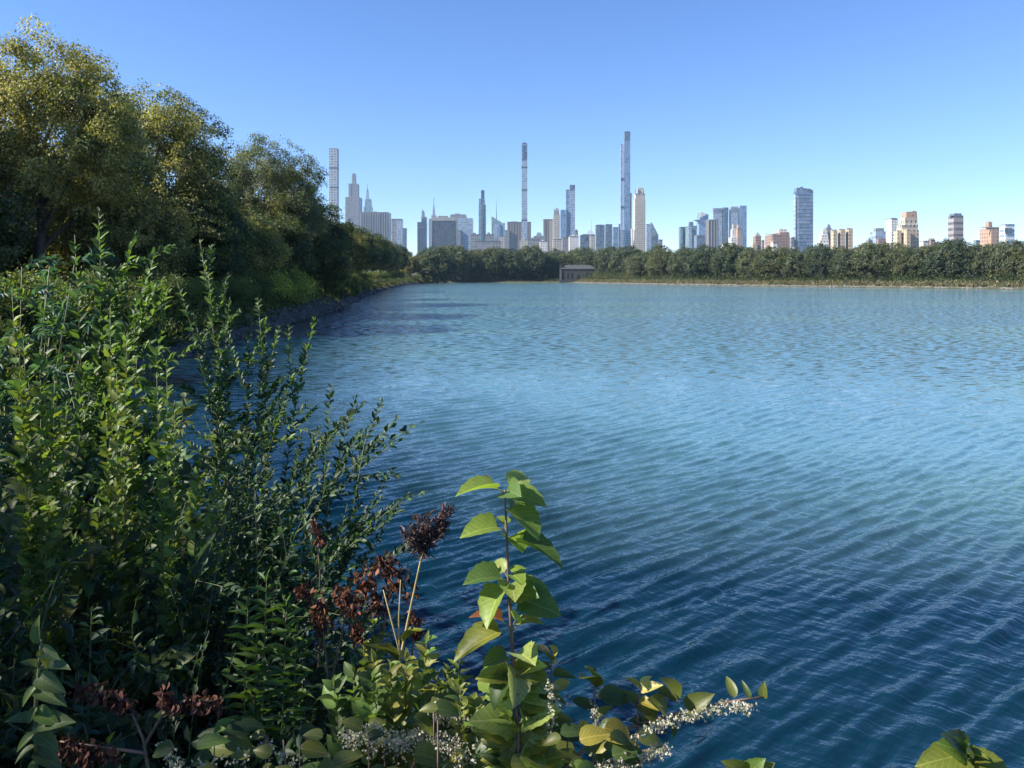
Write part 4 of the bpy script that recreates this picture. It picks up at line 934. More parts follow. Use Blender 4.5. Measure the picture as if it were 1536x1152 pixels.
# the tall arching shrub, three plants standing close together
def arching(tips, fill, base, label, seed, cols, wts, L=.062, fillbox=None, asp=.42):
    bx_, by_ = base
    p = Plant('arching_shrub', bx_, by_, label, 'shrub', 'arching leafy shrubs of the foreground', seed=seed); r = p.r
    for (px, py, Y, lift) in tips:
        lift = min(1.0, lift * 1.45)
        e = at(px, py, Y); b = A([bx_, by_, p.o[2]]) + A([r.normal(0, .18), r.normal(0, .15), 0])
        c = A([b[0] + (e[0] - b[0]) * (.5 - .42 * lift), (b[1] + e[1]) / 2, b[2] + (e[2] - b[2]) * (.5 + .24 * lift)])
        ln = np.linalg.norm(e - b); p.shoot(b, c, e, int(ln / .030), L, cols, wts, .0055, .45, asp, 5, .34, .75)
    x0, x1, y0f, y1 = fillbox
    for i in range(fill):
        px = r.uniform(x0, x1); top = np.interp(px, [0, 100, 150, 200, 300, 400, 450, 500, 560, 640], [520, 420, 350, 400, 440, 540, 640, 730, 790, 940])
        py = r.uniform(max(top + 10, y0f), y1); Y = r.uniform(by_ - .5, by_ + .55)
        e = at(px, py, Y); b = A([bx_, by_, p.o[2]]) + A([r.normal(0, .3), r.normal(0, .25), 0])
        c = A([b[0] + (e[0] - b[0]) * .2, (b[1] + e[1]) / 2, b[2] + (e[2] - b[2]) * .65]) + r.normal(0, .09, 3); ln = np.linalg.norm(e - b)
        p.shoot(b, c, e, int(ln / .055), L * r.uniform(.75, 1.15), cols, wts, .004, .45, asp, 8, .34, .9)
    return p.done()
arching([(148,312,3.5,.3),(112,352,3.45,.1),(205,345,3.6,.4),(182,395,3.5,.3),(232,380,3.5,.4),(215,430,3.4,.4),(250,450,3.4,.4)],
        8, (-1.95, 3.35), 'tallest foreground shrub, upright leafy shoots reaching above the far treeline at the left', 1, [MIDG, LITG, DKG], [.45, .4, .15], .062, (90, 260, 560, 820))
arching([(300,362,4.0,.5),(262,410,3.8,.4),(312,410,3.9,.5),(345,445,3.9,.5),(386,446,4.1,.6),(372,490,3.9,.5),(420,488,3.9,.6),(474,474,3.8,.7),(398,528,3.7,.6),(456,548,3.5,.7),(432,585,3.4,.7),(330,500,3.6,.5),(290,470,3.5,.4)],
        15, (-1.35, 3.55), 'middle foreground shrub whose long shoots lean right over the water', 2, [MIDG, DKG, LITG], [.4, .4, .2], .046, (230, 440, 600, 860))
arching([(535,592,3.3,.6),(572,628,3.2,.7),(530,612,3.3,.5),(636,631,3.0,.9),(608,655,3.05,.8),(546,668,2.9,-.3),(500,690,3.1,.3),(480,640,3.2,.5),(642,735,2.9,.8),(605,765,2.9,.8),(575,745,2.9,.5),(520,760,2.9,.3),(660,800,2.8,.9)],
        27, (-1.25, 3.1), 'lower foreground shrub with dark oval leaves on thin branches against the water', 3, [DKG, BLG, MIDG], [.45, .3, .25], .042, (300, 590, 640, 1010), .5)

# leafy masses under and around it
def bush_proto(name, seed, H, R, K, per, L, cols, wts, asp, tpl=T_LEAF, mat=LEAF):
    r = np.random.default_rng(seed); p = Plant(name, 0, 0, None, None, z=.03, seed=seed)
    for i in range(K):
        az = r.random() * 6.28; q = r.random() ** .5; e = A([math.cos(az)*R*q, math.sin(az)*R*q, H * (1 - .5*q*q) * r.uniform(.5, 1.08)])
        b = A([e[0]*.2, e[1]*.2, -.1]); c = A([e[0]*.4, e[1]*.4, e[2]*.8])
        p.shoot(b, c, e, per, L * r.uniform(.75, 1.2), cols, wts, .005, .2, asp, 3, .2, tpl=tpl, lm=mat, droop=.15)
    return p.done()
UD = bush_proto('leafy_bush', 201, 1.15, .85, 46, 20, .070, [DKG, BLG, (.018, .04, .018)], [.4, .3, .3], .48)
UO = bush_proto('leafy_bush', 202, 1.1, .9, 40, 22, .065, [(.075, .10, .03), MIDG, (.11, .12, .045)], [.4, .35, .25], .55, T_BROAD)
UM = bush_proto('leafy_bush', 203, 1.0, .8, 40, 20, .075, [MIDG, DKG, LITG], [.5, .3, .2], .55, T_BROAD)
def pb(src, first, px, Y, top_py, label, rz, hn):
    x = (px - HX) / F * Y; z = gz1(x, Y); h = (CAMZ - (top_py - HY) / F * Y) - z; s = max(.35, h / hn)
    o = src if first else copy_tree(src, (x, Y, z), rz, s)
    return put(o, x, Y, rz, (max(s, .75), max(s, .75), s), label, 'bush', 'leafy bushes of the near bank')
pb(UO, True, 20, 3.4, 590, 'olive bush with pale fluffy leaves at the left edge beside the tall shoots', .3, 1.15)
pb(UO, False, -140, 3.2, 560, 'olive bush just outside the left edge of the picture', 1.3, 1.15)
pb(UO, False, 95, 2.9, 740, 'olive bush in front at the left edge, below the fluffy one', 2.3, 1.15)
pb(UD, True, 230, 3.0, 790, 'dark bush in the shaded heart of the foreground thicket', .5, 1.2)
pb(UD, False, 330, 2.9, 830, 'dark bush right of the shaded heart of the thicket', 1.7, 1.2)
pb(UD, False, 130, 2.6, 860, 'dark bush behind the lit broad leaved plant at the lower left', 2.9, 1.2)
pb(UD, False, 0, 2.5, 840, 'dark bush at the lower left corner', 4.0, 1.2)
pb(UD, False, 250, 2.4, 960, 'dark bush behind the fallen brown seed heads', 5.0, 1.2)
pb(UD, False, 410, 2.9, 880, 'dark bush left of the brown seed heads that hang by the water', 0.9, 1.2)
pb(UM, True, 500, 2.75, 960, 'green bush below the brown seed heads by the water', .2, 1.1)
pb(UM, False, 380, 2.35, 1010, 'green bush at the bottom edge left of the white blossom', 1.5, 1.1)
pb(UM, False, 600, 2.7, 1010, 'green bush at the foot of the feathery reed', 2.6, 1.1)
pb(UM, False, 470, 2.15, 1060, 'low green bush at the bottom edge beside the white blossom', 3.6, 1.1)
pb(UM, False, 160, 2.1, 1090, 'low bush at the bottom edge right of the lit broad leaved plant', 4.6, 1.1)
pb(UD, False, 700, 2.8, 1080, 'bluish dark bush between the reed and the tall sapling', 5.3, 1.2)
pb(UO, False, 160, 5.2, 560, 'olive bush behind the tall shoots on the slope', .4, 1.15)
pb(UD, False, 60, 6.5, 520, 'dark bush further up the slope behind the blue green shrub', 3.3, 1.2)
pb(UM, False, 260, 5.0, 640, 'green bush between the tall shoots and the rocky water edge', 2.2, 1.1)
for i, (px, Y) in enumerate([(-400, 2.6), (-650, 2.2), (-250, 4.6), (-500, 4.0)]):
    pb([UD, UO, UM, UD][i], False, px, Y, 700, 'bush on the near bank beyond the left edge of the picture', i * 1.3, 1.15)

# blue green shrub with feathered leaves at the left edge
def feather(px, py, Y, H, n, label, seed, cols, first_name='feather_leaved_shrub'):
    x = (px - HX) / F * Y; p = Plant(first_name, x, Y, label, 'shrub', seed=seed); r = p.r
    top = CAMZ - (py - HY) / F * Y
    for i in range(n):
        az = r.random() * 6.28; q = r.random() ** .6 * H * .5
        b = A([x, Y, p.o[2]]); e = A([x + math.cos(az) * q, Y + math.sin(az) * q, p.o[2] + (top - p.o[2]) * r.uniform(.45, 1.0)])
        c = (b + e) / 2 + A([0, 0, .25]); p.tube(bez(b, c, e, np.linspace(0, 1, 6)), np.linspace(.012, .004, 6))
        for k in range(7):   # compound leaves
            d = nrm(r.normal(0, 1, 3) + A([0, 0, .35])); bb = bez(b, c, e, [r.uniform(.55, 1)])[0]
            ee = bb + d * .38; cc = (bb + ee) / 2 + A([0, 0, .07])
            p.shoot(bb, cc, ee - A([0, 0, .08]), 18, .105, cols, None, .003, .15, .28, 0, 0, 1.3, tpl=T_LANCE)
    return p.done()
feather(22, 385, 6.6, 1.8, 13, 'blue green shrub with feathered leaves at the left edge below the tall trees', 301, [(.04, .095, .065), (.03, .075, .055), (.06, .12, .06)])
feather(215, 470, 5.6, 1.2, 7, 'bright green shrub with feathered leaves behind the tall shoots', 302, [(.05, .11, .025), (.04, .09, .025)])

# bright yellow-green sprays catching the sun inside the thicket
def spray(tips, base, label, seed, cols, L=.05, asp=.6, name='sunlit_sapling', tpl=T_LEAF, Y=2.9):
    p = Plant(name, (base[0] - HX) / F * Y, Y, label, 'plant', seed=seed); b = A([p.o[0], p.o[1], p.o[2]])
    for px, py in tips:
        e = at(px, py, Y + p.r.normal(0, .08)); c = (b + e) / 2 + A([0, 0, .1]); p.shoot(b, c, e, int(np.linalg.norm(e - b) / .032), L, cols, None, .004, .45, asp, 2, .12, tpl=tpl)
    return p.done()
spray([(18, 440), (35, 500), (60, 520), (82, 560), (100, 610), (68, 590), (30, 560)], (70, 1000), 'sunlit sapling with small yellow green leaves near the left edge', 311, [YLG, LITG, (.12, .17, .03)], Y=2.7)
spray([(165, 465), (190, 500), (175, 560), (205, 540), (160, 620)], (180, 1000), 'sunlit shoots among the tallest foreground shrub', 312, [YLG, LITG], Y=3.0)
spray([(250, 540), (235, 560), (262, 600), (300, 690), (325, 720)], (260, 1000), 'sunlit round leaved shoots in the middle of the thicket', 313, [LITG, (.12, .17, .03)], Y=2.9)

# broad leaved plant lit at the lower left
def leafpx(p, a, b, Y, dy, W, col, nz=.8, part='foliage', tpl=T_BROAD, mat=LEAFB, ny=-.5):
    P = at(a[0], a[1], Y); Q = at(b[0], b[1], Y + dy); v = Q - P; L = np.linalg.norm(v)
    r = p.r; p.leaves(P[None], v[None], A([[r.normal(0, .3), ny + r.normal(0, .25), nz]]), L, L * W, tints(r, 1, [col], None, .12), part, tpl, mat)
p = Plant('broad_leaved_plant', (62 - HX) / F * 1.95, 1.95, 'broad leaved plant catching light at the lower left, with one yellow leaf at its tip', 'plant', seed=5)
p.tube([at(54, 1180, 1.95), at(53, 1060, 1.95), at(62, 960, 1.95)], [.006, .005, .003])
PG = (.10, .15, .055)
for a, b, col in [((62,965),(48,932),PG), ((64,972),(72,1000),(.32,.27,.03)), ((60,975),(84,985),PG), ((58,1000),(36,990),PG), ((58,1005),(98,990),PG), ((56,1015),(92,1035),PG), ((55,1030),(28,1058),LITG), ((55,1035),(95,1050),PG),
    ((54,1060),(40,1085),LITG), ((54,1065),(84,1085),LITG), ((53,1080),(10,1075),PG), ((53,1085),(100,1078),PG), ((54,1100),(20,1125),LITG), ((54,1100),(86,1120),PG), ((53,1120),(18,1140),PG), ((54,1125),(90,1150),PG), ((54,1140),(40,1165),LITG)]:
    leafpx(p, a, b, 1.95, -.03, .5, col)
p.done()

# lance leaved stems
p = Plant('lance_leaved_plant', (400 - HX) / F * 2.5, 2.5, 'plant with whorls of narrow bright leaves left of the brown seed heads', 'plant', seed=6)
for (px, py) in [(400, 865), (372, 905), (430, 900), (445, 950), (385, 960)]:
    e = at(px, py, 2.5); b = at(px - 12, 1250, 2.5); p.shoot(b, (b + e) / 2, e, 26, .08, [(.06, .12, .035), LITG], None, .005, .35, .22, 0, 0, 1.2, tpl=T_LANCE)
p.done()
p = Plant('lance_leaved_plant', (428 - HX) / F * 3.0, 3.0, 'taller lance leaved plant above the whorled one, standing before the water', 'plant', seed=16)
for (px, py) in [(424, 735), (436, 790), (410, 800)]:
    e = at(px, py, 3.0); b = at(px - 12, 1150, 3.0); p.shoot(b, (b + e) / 2, e, 24, .09, [(.035, .09, .035), MIDG], None, .005, .35, .22, 0, 0, 1.0, tpl=T_LANCE)
p.done()

# brown seed heads
def dock(segs, stalks, Y, label, seed, cols, n=60):
    n = int(n * 1.3)
    p = Plant('dry_seed_plant', (stalks[0][0][0] - HX) / F * Y, Y, label, 'dead plant', 'brown dead seed plants', seed=seed); r = p.r
    for st in stalks: p.tube([at(x, y, Y) for x, y in st], np.linspace(.005, .002, len(st)), 'stalk', STEMR)
    for (x0, y0, x1, y1, w) in segs:
        t = r.random(n); P = np.stack([at(x0 + (x1 - x0) * k + np.clip(r.normal(0, w), -1.4 * w, 1.4 * w), y0 + (y1 - y0) * k + np.clip(r.normal(0, w), -1.4 * w, 1.4 * w), Y + np.clip(r.normal(0, .02), -.025, .025)) for k in t])
        D = nrm(r.normal(0, .7, (n, 3)) + A([0, 0, -.9])); sz = r.uniform(.012, .028, n)
        p.leaves(P, D, rdir(r, n), sz, sz * .6, tints(r, n, cols, None, .3), 'seed_head' + '~' * segs.index((x0, y0, x1, y1, w)), T_LEAF, DRY)
    return p.done()
BR = [(.10, .040, .026), (.055, .026, .020), (.16, .075, .05)]
dock([(470, 785, 482, 815, 4)], [[(478, 1000), (480, 860), (474, 790)]], 2.75, 'single small brown seed head highest up against the water left of the reed', 21, BR, 50)
dock([(545, 860, 600, 830, 9), (570, 845, 608, 868, 9), (560, 880, 620, 885, 8), (555, 900, 580, 915, 8), (540, 870, 560, 890, 8)], [[(575, 1100), (572, 950), (560, 880)], [(572, 960), (585, 880), (590, 840)]], 2.6, 'largest brown seed head cluster left of the feathery reed', 22, BR, 70)
dock([(470, 890, 490, 935, 8), (478, 905, 475, 945, 6), (510, 890, 535, 905, 10), (515, 880, 530, 930, 8), (450, 885, 458, 890, 4), (535, 935, 540, 960, 6)], [[(500, 1150), (490, 1000), (480, 900)], [(495, 1030), (515, 940), (522, 890)]], 2.55, 'hanging brown seed heads left of the largest cluster', 23, BR, 70)
dock([(615, 925, 630, 935, 5), (622, 945, 624, 955, 3)], [[(610, 1050), (618, 980), (624, 925)]], 2.6, 'small brown seed head low beside the reed stem', 24, BR, 40)
dock([(115, 1035, 185, 1045, 8), (150, 1045, 200, 1060, 6), (245, 1040, 258, 1060, 7), (270, 1055, 330, 1052, 7), (85, 1110, 135, 1140, 12), (110, 1120, 170, 1135, 10)],
     [[(225, 1170), (215, 1110), (190, 1050), (120, 1035)], [(215, 1120), (245, 1070), (280, 1050), (330, 1052)], [(220, 1130), (150, 1120), (90, 1112)]], 2.05, 'fallen dark brown seed heads in the shade at the lower left', 25, [(.10, .045, .035), (.05, .025, .02)], 70)

# feathery reed
def reed():
    Y = 2.5; p = Plant('feathery_reed', (590 - HX) / F * Y, Y, 'reed with drooping dark purple plume on a straw coloured stem', 'reed', seed=31); r = p.r
    p.tube([at(588, 1250, Y), at(594, 1020, Y), at(612, 930, Y), at(630, 845, Y), at(640, 810, Y)], [.006, .005, .004, .003, .002], 'stem', STRAW)
    p.tube([at(592, 1030, Y), at(600, 980, Y - .02), at(575, 885, Y - .04)], [.004, .0035, .002], 'stem', STRAW)
    p.tube([at(600, 1000, Y), at(598, 930, Y - .03), at(601, 870, Y - .05)], [.003, .0025, .0015], 'stem', STRAW)
    for (x0, y0, x1, y1) in [(636, 838, 618, 792), (638, 832, 640, 775), (638, 826, 662, 780), (636, 830, 612, 812), (637, 826, 608, 800), (640, 815, 625, 778), (644, 812, 668, 790), (644, 812, 676, 764), (642, 800, 668, 762), (636, 836, 628, 805), (640, 822, 655, 800)]:
        b = at(x0, y0, Y); e = at(x1, y1, Y + r.normal(0, .02)); p.tube([b, (b+e)/2 + A([0,0,.005]), e], [.0012, .001, .0006], 'plume_branches', STEMR, 3)
        n = 90; t = r.random(n) ** .8; P = b + (e - b) * t[:, None] + r.normal(0, .006, (n, 3)); D = nrm(nrm(e - b) + r.normal(0, .65, (n, 3)) + A([.3, 0, -.15]))
        sz = r.uniform(.014, .034, n); p.leaves(P, D, rdir(r, n), sz, .0022, tints(r, n, [(.10, .065, .075), (.06, .04, .05), (.17, .12, .11)], None, .2), 'plume', T_LANCE, DRY)
    for a, b in [((596, 1010), (645, 985)), ((600, 990), (560, 955)), ((592, 1040), (640, 1020)), ((604, 965), (625, 930)), ((590, 1060), (555, 1030)), ((598, 1000), (575, 960))]:
        leafpx(p, a, b, Y, -.04, .16, (.17, .19, .05), tpl=T_LANCE)
    p.done()
reed()
spray([(560, 930), (570, 950), (545, 955)], (565, 1150), 'small plant with rounded yellow green leaves left of the reed stem', 32, [(.20, .19, .03), LITG], .045, .7, Y=2.55)
spray([(640, 985), (672, 1000), (655, 1015), (620, 1010), (690, 985), (600, 1035)], (630, 1200), 'low plant with feathery yellow green leaves right of the reed stem', 33, [YLG, (.12, .17, .03)], .06, .35, Y=2.4, tpl=T_LANCE)
spray([(530, 1000), (560, 1010), (500, 1020), (545, 1045)], (540, 1220), 'leafy green plant in front of the brown seed heads', 34, [(.07, .11, .03), LITG], .07, .6, Y=2.35, tpl=T_BROAD)

spray([(585, 1000), (610, 975), (560, 985), (640, 960), (600, 1030), (660, 1030)], (600, 1240), 'yellow green leafy plant at the foot of the reed behind the white blossom', 35, [(.15, .18, .035), LITG, (.22, .22, .05)], .06, .6, Y=2.3, tpl=T_BROAD)
spray([(690, 1020), (705, 1050), (660, 1070), (720, 1080)], (700, 1260), 'small yellow green plant tucked left of the sapling stem', 36, [(.15, .18, .035), LITG], .05, .6, Y=2.2, tpl=T_BROAD)
# the tall sapling with big soft leaves
def sapling():
    Y = 1.95; p = Plant('mulberry_sapling', (780 - HX) / F * Y, Y, 'upright sapling with large drooping bright green leaves in front of the water', 'sapling', seed=41); r = p.r
    stem = [(784, 1250), (777, 1100), (769, 980), (763, 880), (760, 800), (757, 735)]
    p.tube([at(x, y, Y) for x, y in stem], [.0065, .006, .005, .0042, .0033, .0025], 'stem', STEMR, 7)
    G1 = (.18, .26, .05); G2 = (.28, .35, .09); G3 = (.09, .16, .04); YG = (.20, .22, .035)
    L = [((757,738),(686,748),.55,G1,-.05), ((758,740),(797,722),.6,G2,.06), ((758,744),(813,768),.5,G1,-.05), ((758,742),(772,752),1.0,G3,-.09), ((758,762),(804,812),.6,G1,-.06), ((759,768),(792,782),.7,G3,.05),
      ((757,795),(695,814),.55,G1,-.05), ((759,798),(745,776),.7,G1,.05), ((762,812),(840,858),.42,G3,-.05), ((763,808),(780,830),.8,G1,.07),
      ((762,872),(698,882),.75,G3,-.05), ((762,876),(728,942),.55,G1,-.09), ((762,868),(735,850),.6,G2,.05), ((764,870),(790,854),.7,G1,.02), ((765,878),(772,905),1.1,G2,-.10), ((766,868),(784,880),.9,G1,-.06),
      ((766,896),(822,886),.6,G1,.02), ((767,900),(834,936),.6,G3,-.04), ((768,898),(800,905),.7,G3,-.08), ((764,944),(688,1002),.38,YG,-.04), ((763,940),(705,930),.35,(.25,.10,.04),-.02), ((769,946),(814,938),.45,YG,-.02), ((769,940),(790,930),.7,G2,-.05),
      ((768,990),(727,1004),.7,G3,-.04), ((771,985),(800,1000),1.0,G2,-.10), ((771,1000),(778,1062),.6,(.22,.25,.12),-.08), ((770,1010),(742,1064),.55,G3,-.05), ((772,1010),(820,1030),.6,YG,-.02), ((770,1020),(716,1040),.6,G1,.03)]
    for a, b, w, col, dy in L:
        A0 = at(*a, Y); B0 = at(*b, Y + dy); m = A0 + (B0 - A0) * .18 + A([0, 0, .012])
        p.tube([A0, m], [.0016, .0013], 'leaf_stalks', STEM, 4)
        v = B0 - m; ln = np.linalg.norm(v) * 1.08
        p.leaves(m[None], nrm(v)[None] + A([0, 0, .38]), A([[r.normal(0, .5), -.35 + r.normal(0, .3), 1.0]]), ln * .92, ln * min(w * 1.25, .82), tints(r, 1, [col], None, .1), 'foliage', T_LOBE, LEAFB)
    for i in range(70):
        y = r.uniform(1005, 1185); x = np.interp(y, [980, 1100, 1250], [769, 777, 784]); s_ = r.choice([-1, 1]); b = (x + s_ * r.uniform(18, 52), y + r.uniform(-22, 28))
        a3 = at(x, y, Y); b3 = at(*b, Y + r.uniform(-.04, .05)); v = b3 - a3; ln = np.linalg.norm(v) * 1.1
        p.leaves((a3 + v * .2)[None], nrm(v)[None] + A([0, 0, .15]), A([[r.normal(0, .3), -.6, .8]]), ln, ln * r.uniform(.5, .8), tints(r, 1, [G2, YG, G1, (.26, .27, .10)], None, .12), 'foliage', T_LOBE, LEAFB)
    p.done()
sapling()

# knotweed stems with broad yellowing leaves and white blossom
KG = (.11, .13, .032); KY = (.30, .26, .05); KD = (.05, .085, .028)
def blossom(p, pts, Y, n, w, hang=6):
    r = p.r; P = []
    for k in range(n):
        i = r.integers(0, len(pts) - 1); t = r.random(); x = pts[i][0] + (pts[i+1][0] - pts[i][0]) * t; y = pts[i][1] + (pts[i+1][1] - pts[i][1]) * t
        P.append(at(x + r.normal(0, w), y + abs(r.normal(0, w)) + r.uniform(-w, hang), Y + r.normal(0, .03)))
    P = np.array(P); P = np.repeat(P, 3, axis=0) + r.normal(0, .0028, (n * 3, 3)); m = len(P); sz = r.uniform(.005, .0105, m)
    p.leaves(P, nrm(rdir(r, m) + A([0, 0, -.5])), rdir(r, m), sz, sz * .8, tints(r, m, [(.44, .42, .36), (.30, .31, .24), (.38, .34, .28)], None, .12), 'blossom', T_QUAD, PETAL)
def knot(label, seed, stem, leaves, bl=None, Y=1.95, nb=200, w=5, base=None, rnd=0, box=None):
    x = (stem[0][0] - HX) / F * Y; p = Plant('knotweed', x, Y, label, 'plant', 'knotweed stems with white blossom', seed=seed); r = p.r
    p.tube([at(a, b, Y) for a, b in stem], np.linspace(.005, .0022, len(stem)), 'stem', STEMR, 6)
    for a, b, wd, col in leaves: leafpx(p, a, b, Y, r.uniform(-.05, .04), wd, col)
    for i in range(rnd):
        x0, y0, x1, y1 = box; a = (r.uniform(x0, x1), r.uniform(y0, y1)); b = (a[0] + r.choice([-1, 1]) * r.uniform(20, 48), a[1] + r.uniform(-18, 24)); YY = Y + r.uniform(-.15, .25)
        P0 = at(*a, YY); v = at(*b, YY) - P0; ln = np.linalg.norm(v); col = [KG, KY, KD, LITG][r.choice(4, p=[.42, .13, .3, .15])]
        p.leaves(P0[None], v[None], A([[r.normal(0, .4), -.5, .8]]), ln, ln * r.uniform(.5, .75), tints(r, 1, [col], None, .15), 'foliage', T_BROAD, LEAFB)
        if i % 3 == 0: p.tube([at(a[0], 1230, YY), P0], [.003, .0018], 'stem', STEMR, 4)
    if bl: blossom(p, bl, Y - .02, nb, w)
    return p.done()
knot('arching knotweed stem ending in three upright leaves far out over the water', 51, [(800, 1200), (880, 1120), (960, 1085), (1050, 1062), (1110, 1050), (1146, 1045)],
  [((1102,1046),(1090,1012),.5,KG), ((1125,1047),(1113,1020),.4,KD), ((1145,1046),(1145,1026),.6,KG), ((1030,1064),(1064,1042),.6,KG), ((1018,1052),(1004,1016),.6,KG), ((1015,1050),(985,1028),.5,KG), ((1000,1072),(985,1045),.8,KG), ((985,1075),(955,1050),.8,KG),
   ((975,1085),(945,1078),.5,KD), ((955,1083),(976,1076),.5,KY), ((1005,1090),(1016,1112),.5,KD), ((960,1060),(932,1030),.5,KG)],
  [(950, 1098), (990, 1082), (1025, 1070), (1060, 1062), (1100, 1052), (1125, 1058)], nb=330, w=5)
knot('knotweed stem topped by three small pale yellow leaves', 52, [(950, 1200), (955, 1100), (960, 1030)], [((959,1030),(940,1014),.4,KY), ((961,1026),(976,1013),.5,(.42,.38,.12)), ((962,1036),(988,1024),.5,(.42,.38,.12)), ((960,1050),(985,1060),.5,KY)], None)
knot('knotweed stem with an upright curled leaf, left of the pale topped one', 53, [(893, 1200), (891, 1090), (893, 1000)], [((893,1032),(874,1000),.55,KG), ((895,1030),(890,990),.35,KG), ((896,1046),(932,1038),.4,KY), ((900,1044),(950,1046),.6,KD), ((890,1062),(856,1046),.45,KD), ((893,1075),(915,1058),.4,KG)],
  [(890, 1050), (893, 1080), (890, 1110)], nb=60, w=3)
knot('knotweed stem just right of the large leaved sapling', 54, [(826, 1200), (828, 1080), (827, 985)], [((827,990),(806,962),.5,(.12,.10,.04)), ((829,990),(836,970),.5,KY), ((826,1005),(800,990),.6,KG), ((830,1010),(860,1012),.4,KD), ((830,1032),(858,1020),.5,KY), ((828,1050),(797,1042),.6,KG), ((830,1050),(850,1052),.6,KG), ((829,1075),(858,1078),.4,KG), ((826,1060),(808,1075),.6,KD)],
  [(828, 1020), (826, 1060), (828, 1110)], nb=90, w=4)
knot('low knotweed with overlapping broad leaves and a drooping white flower spray at the bottom edge', 55, [(850, 1230), (900, 1150), (950, 1130), (1000, 1118)], [], [(890, 1150), (930, 1138), (960, 1132), (1000, 1118)], nb=280, w=6, rnd=44, box=(835, 1085, 955, 1190))
knot('knotweed thick with white blossom left of the sapling at the bottom edge', 56, [(600, 1230), (620, 1150), (640, 1100)], [], [(525, 1105), (560, 1090), (600, 1110), (640, 1100), (680, 1120), (700, 1140)], Y=2.1, nb=700, w=14, rnd=40, box=(520, 1060, 700, 1180))
knot('knotweed behind the blossom, with pale flower heads beside the sapling stem', 57, [(700, 1230), (690, 1120), (672, 1060)], [], [(640, 1060), (680, 1070), (720, 1075)], Y=2.2, nb=260, w=10, rnd=26, box=(650, 1050, 760, 1150))
knot('knotweed hidden low behind the sapling foot', 58, [(810, 1230), (815, 1150), (820, 1100)], [], None, Y=2.05, rnd=26, box=(740, 1090, 850, 1190))
knot('knotweed with grey green leaves at the bottom edge left of the white blossom', 59, [(440, 1230), (430, 1170), (425, 1110)], [], [(250, 1110), (262, 1150), (400, 1120), (450, 1140)], Y=2.0, nb=120, w=8, rnd=30, box=(250, 1090, 500, 1190))
# leaf cluster peeping in at the lower right
def corner(x0, y0, label, seed, L, Y=1.8):
    p = Plant('leaf_tip', (x0 - HX) / F * Y, Y, label, 'plant', seed=seed)
    p.tube([at(x0, y0 + 180, Y), at(x0, y0 + 60, Y), at(x0 - 2, y0, Y)], [.005, .004, .002], 'stem', STEM)
    for a, b, w, c in L: leafpx(p, a, b, Y, -.03, w, c, tpl=T_LOBE)
    p.done()
corner(1446, 1130, 'cluster of light green leaves poking up at the lower right corner', 61, [((1446,1132),(1385,1142),.6,YLG), ((1446,1130),(1420,1116),.7,LITG), ((1447,1130),(1430,1102),.8,(.05,.09,.05)), ((1447,1130),(1462,1118),.6,(.05,.09,.05)), ((1448,1134),(1478,1128),.6,YLG), ((1450,1140),(1520,1150),.55,YLG), ((1446,1136),(1440,1160),.9,YLG), ((1450,1140),(1500,1132),.5,YLG), ((1448,1138),(1470,1160),.8,LITG)])
corner(1122, 1160, 'few leaf tips just showing at the bottom edge right of the blossom', 62, [((1122,1165),(1095,1146),.6,YLG), ((1122,1162),(1140,1142),.7,LITG), ((1123,1165),(1156,1148),.6,YLG)])
#ENDFG

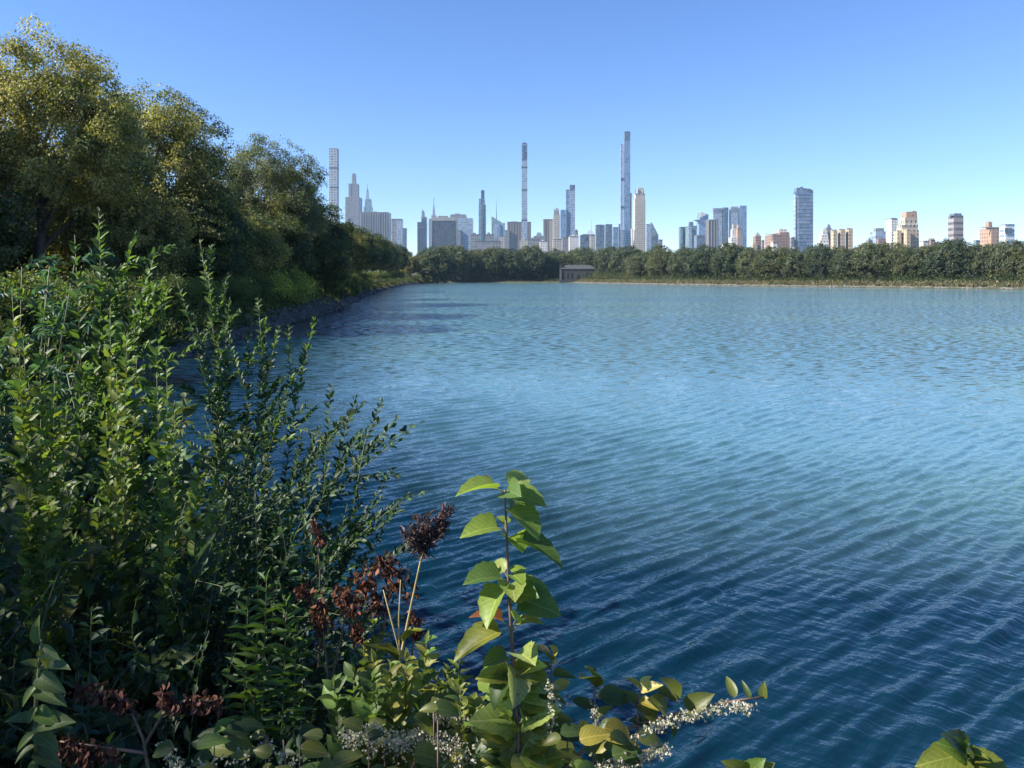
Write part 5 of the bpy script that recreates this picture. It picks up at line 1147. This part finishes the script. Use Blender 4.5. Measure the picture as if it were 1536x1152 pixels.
# ------------------------------------------------------------------ haze, light, camera
def haze():
    m, nt, ns, lk = newmat('haze_air')
    v = N(nt, 'ShaderNodeVolumePrincipled'); v.inputs['Density'].default_value = HAZE
    v.inputs['Color'].default_value = (0.45, 0.70, 1.0, 1); v.inputs['Anisotropy'].default_value = 0.0
    o = N(nt, 'ShaderNodeOutputMaterial'); lk.new(v.outputs[0], o.inputs['Volume'])
    b = MB(); b.box(-2600, 2600, -700, 4400, -3.5, 640)
    tag(b.build('haze', m), 'thin blue morning haze filling the air', 'haze', kind='stuff')
HAZE = 0.00006
haze()
def lights():
    d = bpy.data.lights.new('sun', 'SUN'); d.energy = 5.0; d.angle = math.radians(0.5); d.color = (1.0, 0.93, 0.80)
    o = link('sun', d)
    v = Vector((math.sin(SUN_AZ) * math.cos(SUN_EL), math.cos(SUN_AZ) * math.cos(SUN_EL), math.sin(SUN_EL)))
    o.rotation_euler = v.to_track_quat('Z', 'Y').to_euler(); o.location = (-50, 0, 60)
    w = bpy.data.worlds.new('World'); sc.world = w; w.use_nodes = True
    nt = w.node_tree; bg = nt.nodes['Background']
    s = N(nt, 'ShaderNodeTexSky', sky_type='NISHITA'); s.sun_disc = False
    s.sun_elevation = SUN_EL; s.sun_rotation = SUN_AZ
    s.air_density = 0.9; s.dust_density = 0.0; s.ozone_density = 3.0; s.altitude = 0
    tnt = N(nt, 'ShaderNodeMix', data_type='RGBA', blend_type='MULTIPLY'); tnt.inputs['Factor'].default_value = 1; tnt.inputs[7].default_value = (.93, .95, 1.16, 1)
    hs = N(nt, 'ShaderNodeHueSaturation'); hs.inputs['Saturation'].default_value = 1.15; nt.links.new(s.outputs[0], hs.inputs['Color']); nt.links.new(hs.outputs[0], tnt.inputs[6]); nt.links.new(tnt.outputs[2], bg.inputs[0]); bg.inputs[1].default_value = 0.074
lights()
cd = bpy.data.cameras.new('camera'); cam = link('camera', cd); cam.location = (0, 0, CAMZ); cam.rotation_euler = (math.radians(90), 0, 0)
cd.sensor_width = 36; cd.lens = 36 * F / 1536; cd.shift_y = -(576 - HY) / 1536
cd.clip_start = 0.05; cd.clip_end = 30000
sc.camera = cam
sc.view_settings.view_transform = 'Standard'; sc.view_settings.look = 'None'; sc.view_settings.gamma = 1; sc.view_settings.exposure = 1.35
sc.render.engine = 'CYCLES'
sc.cycles.max_bounces = 6; sc.cycles.transmission_bounces = 3; sc.cycles.transparent_max_bounces = 6; sc.cycles.volume_bounces = 0
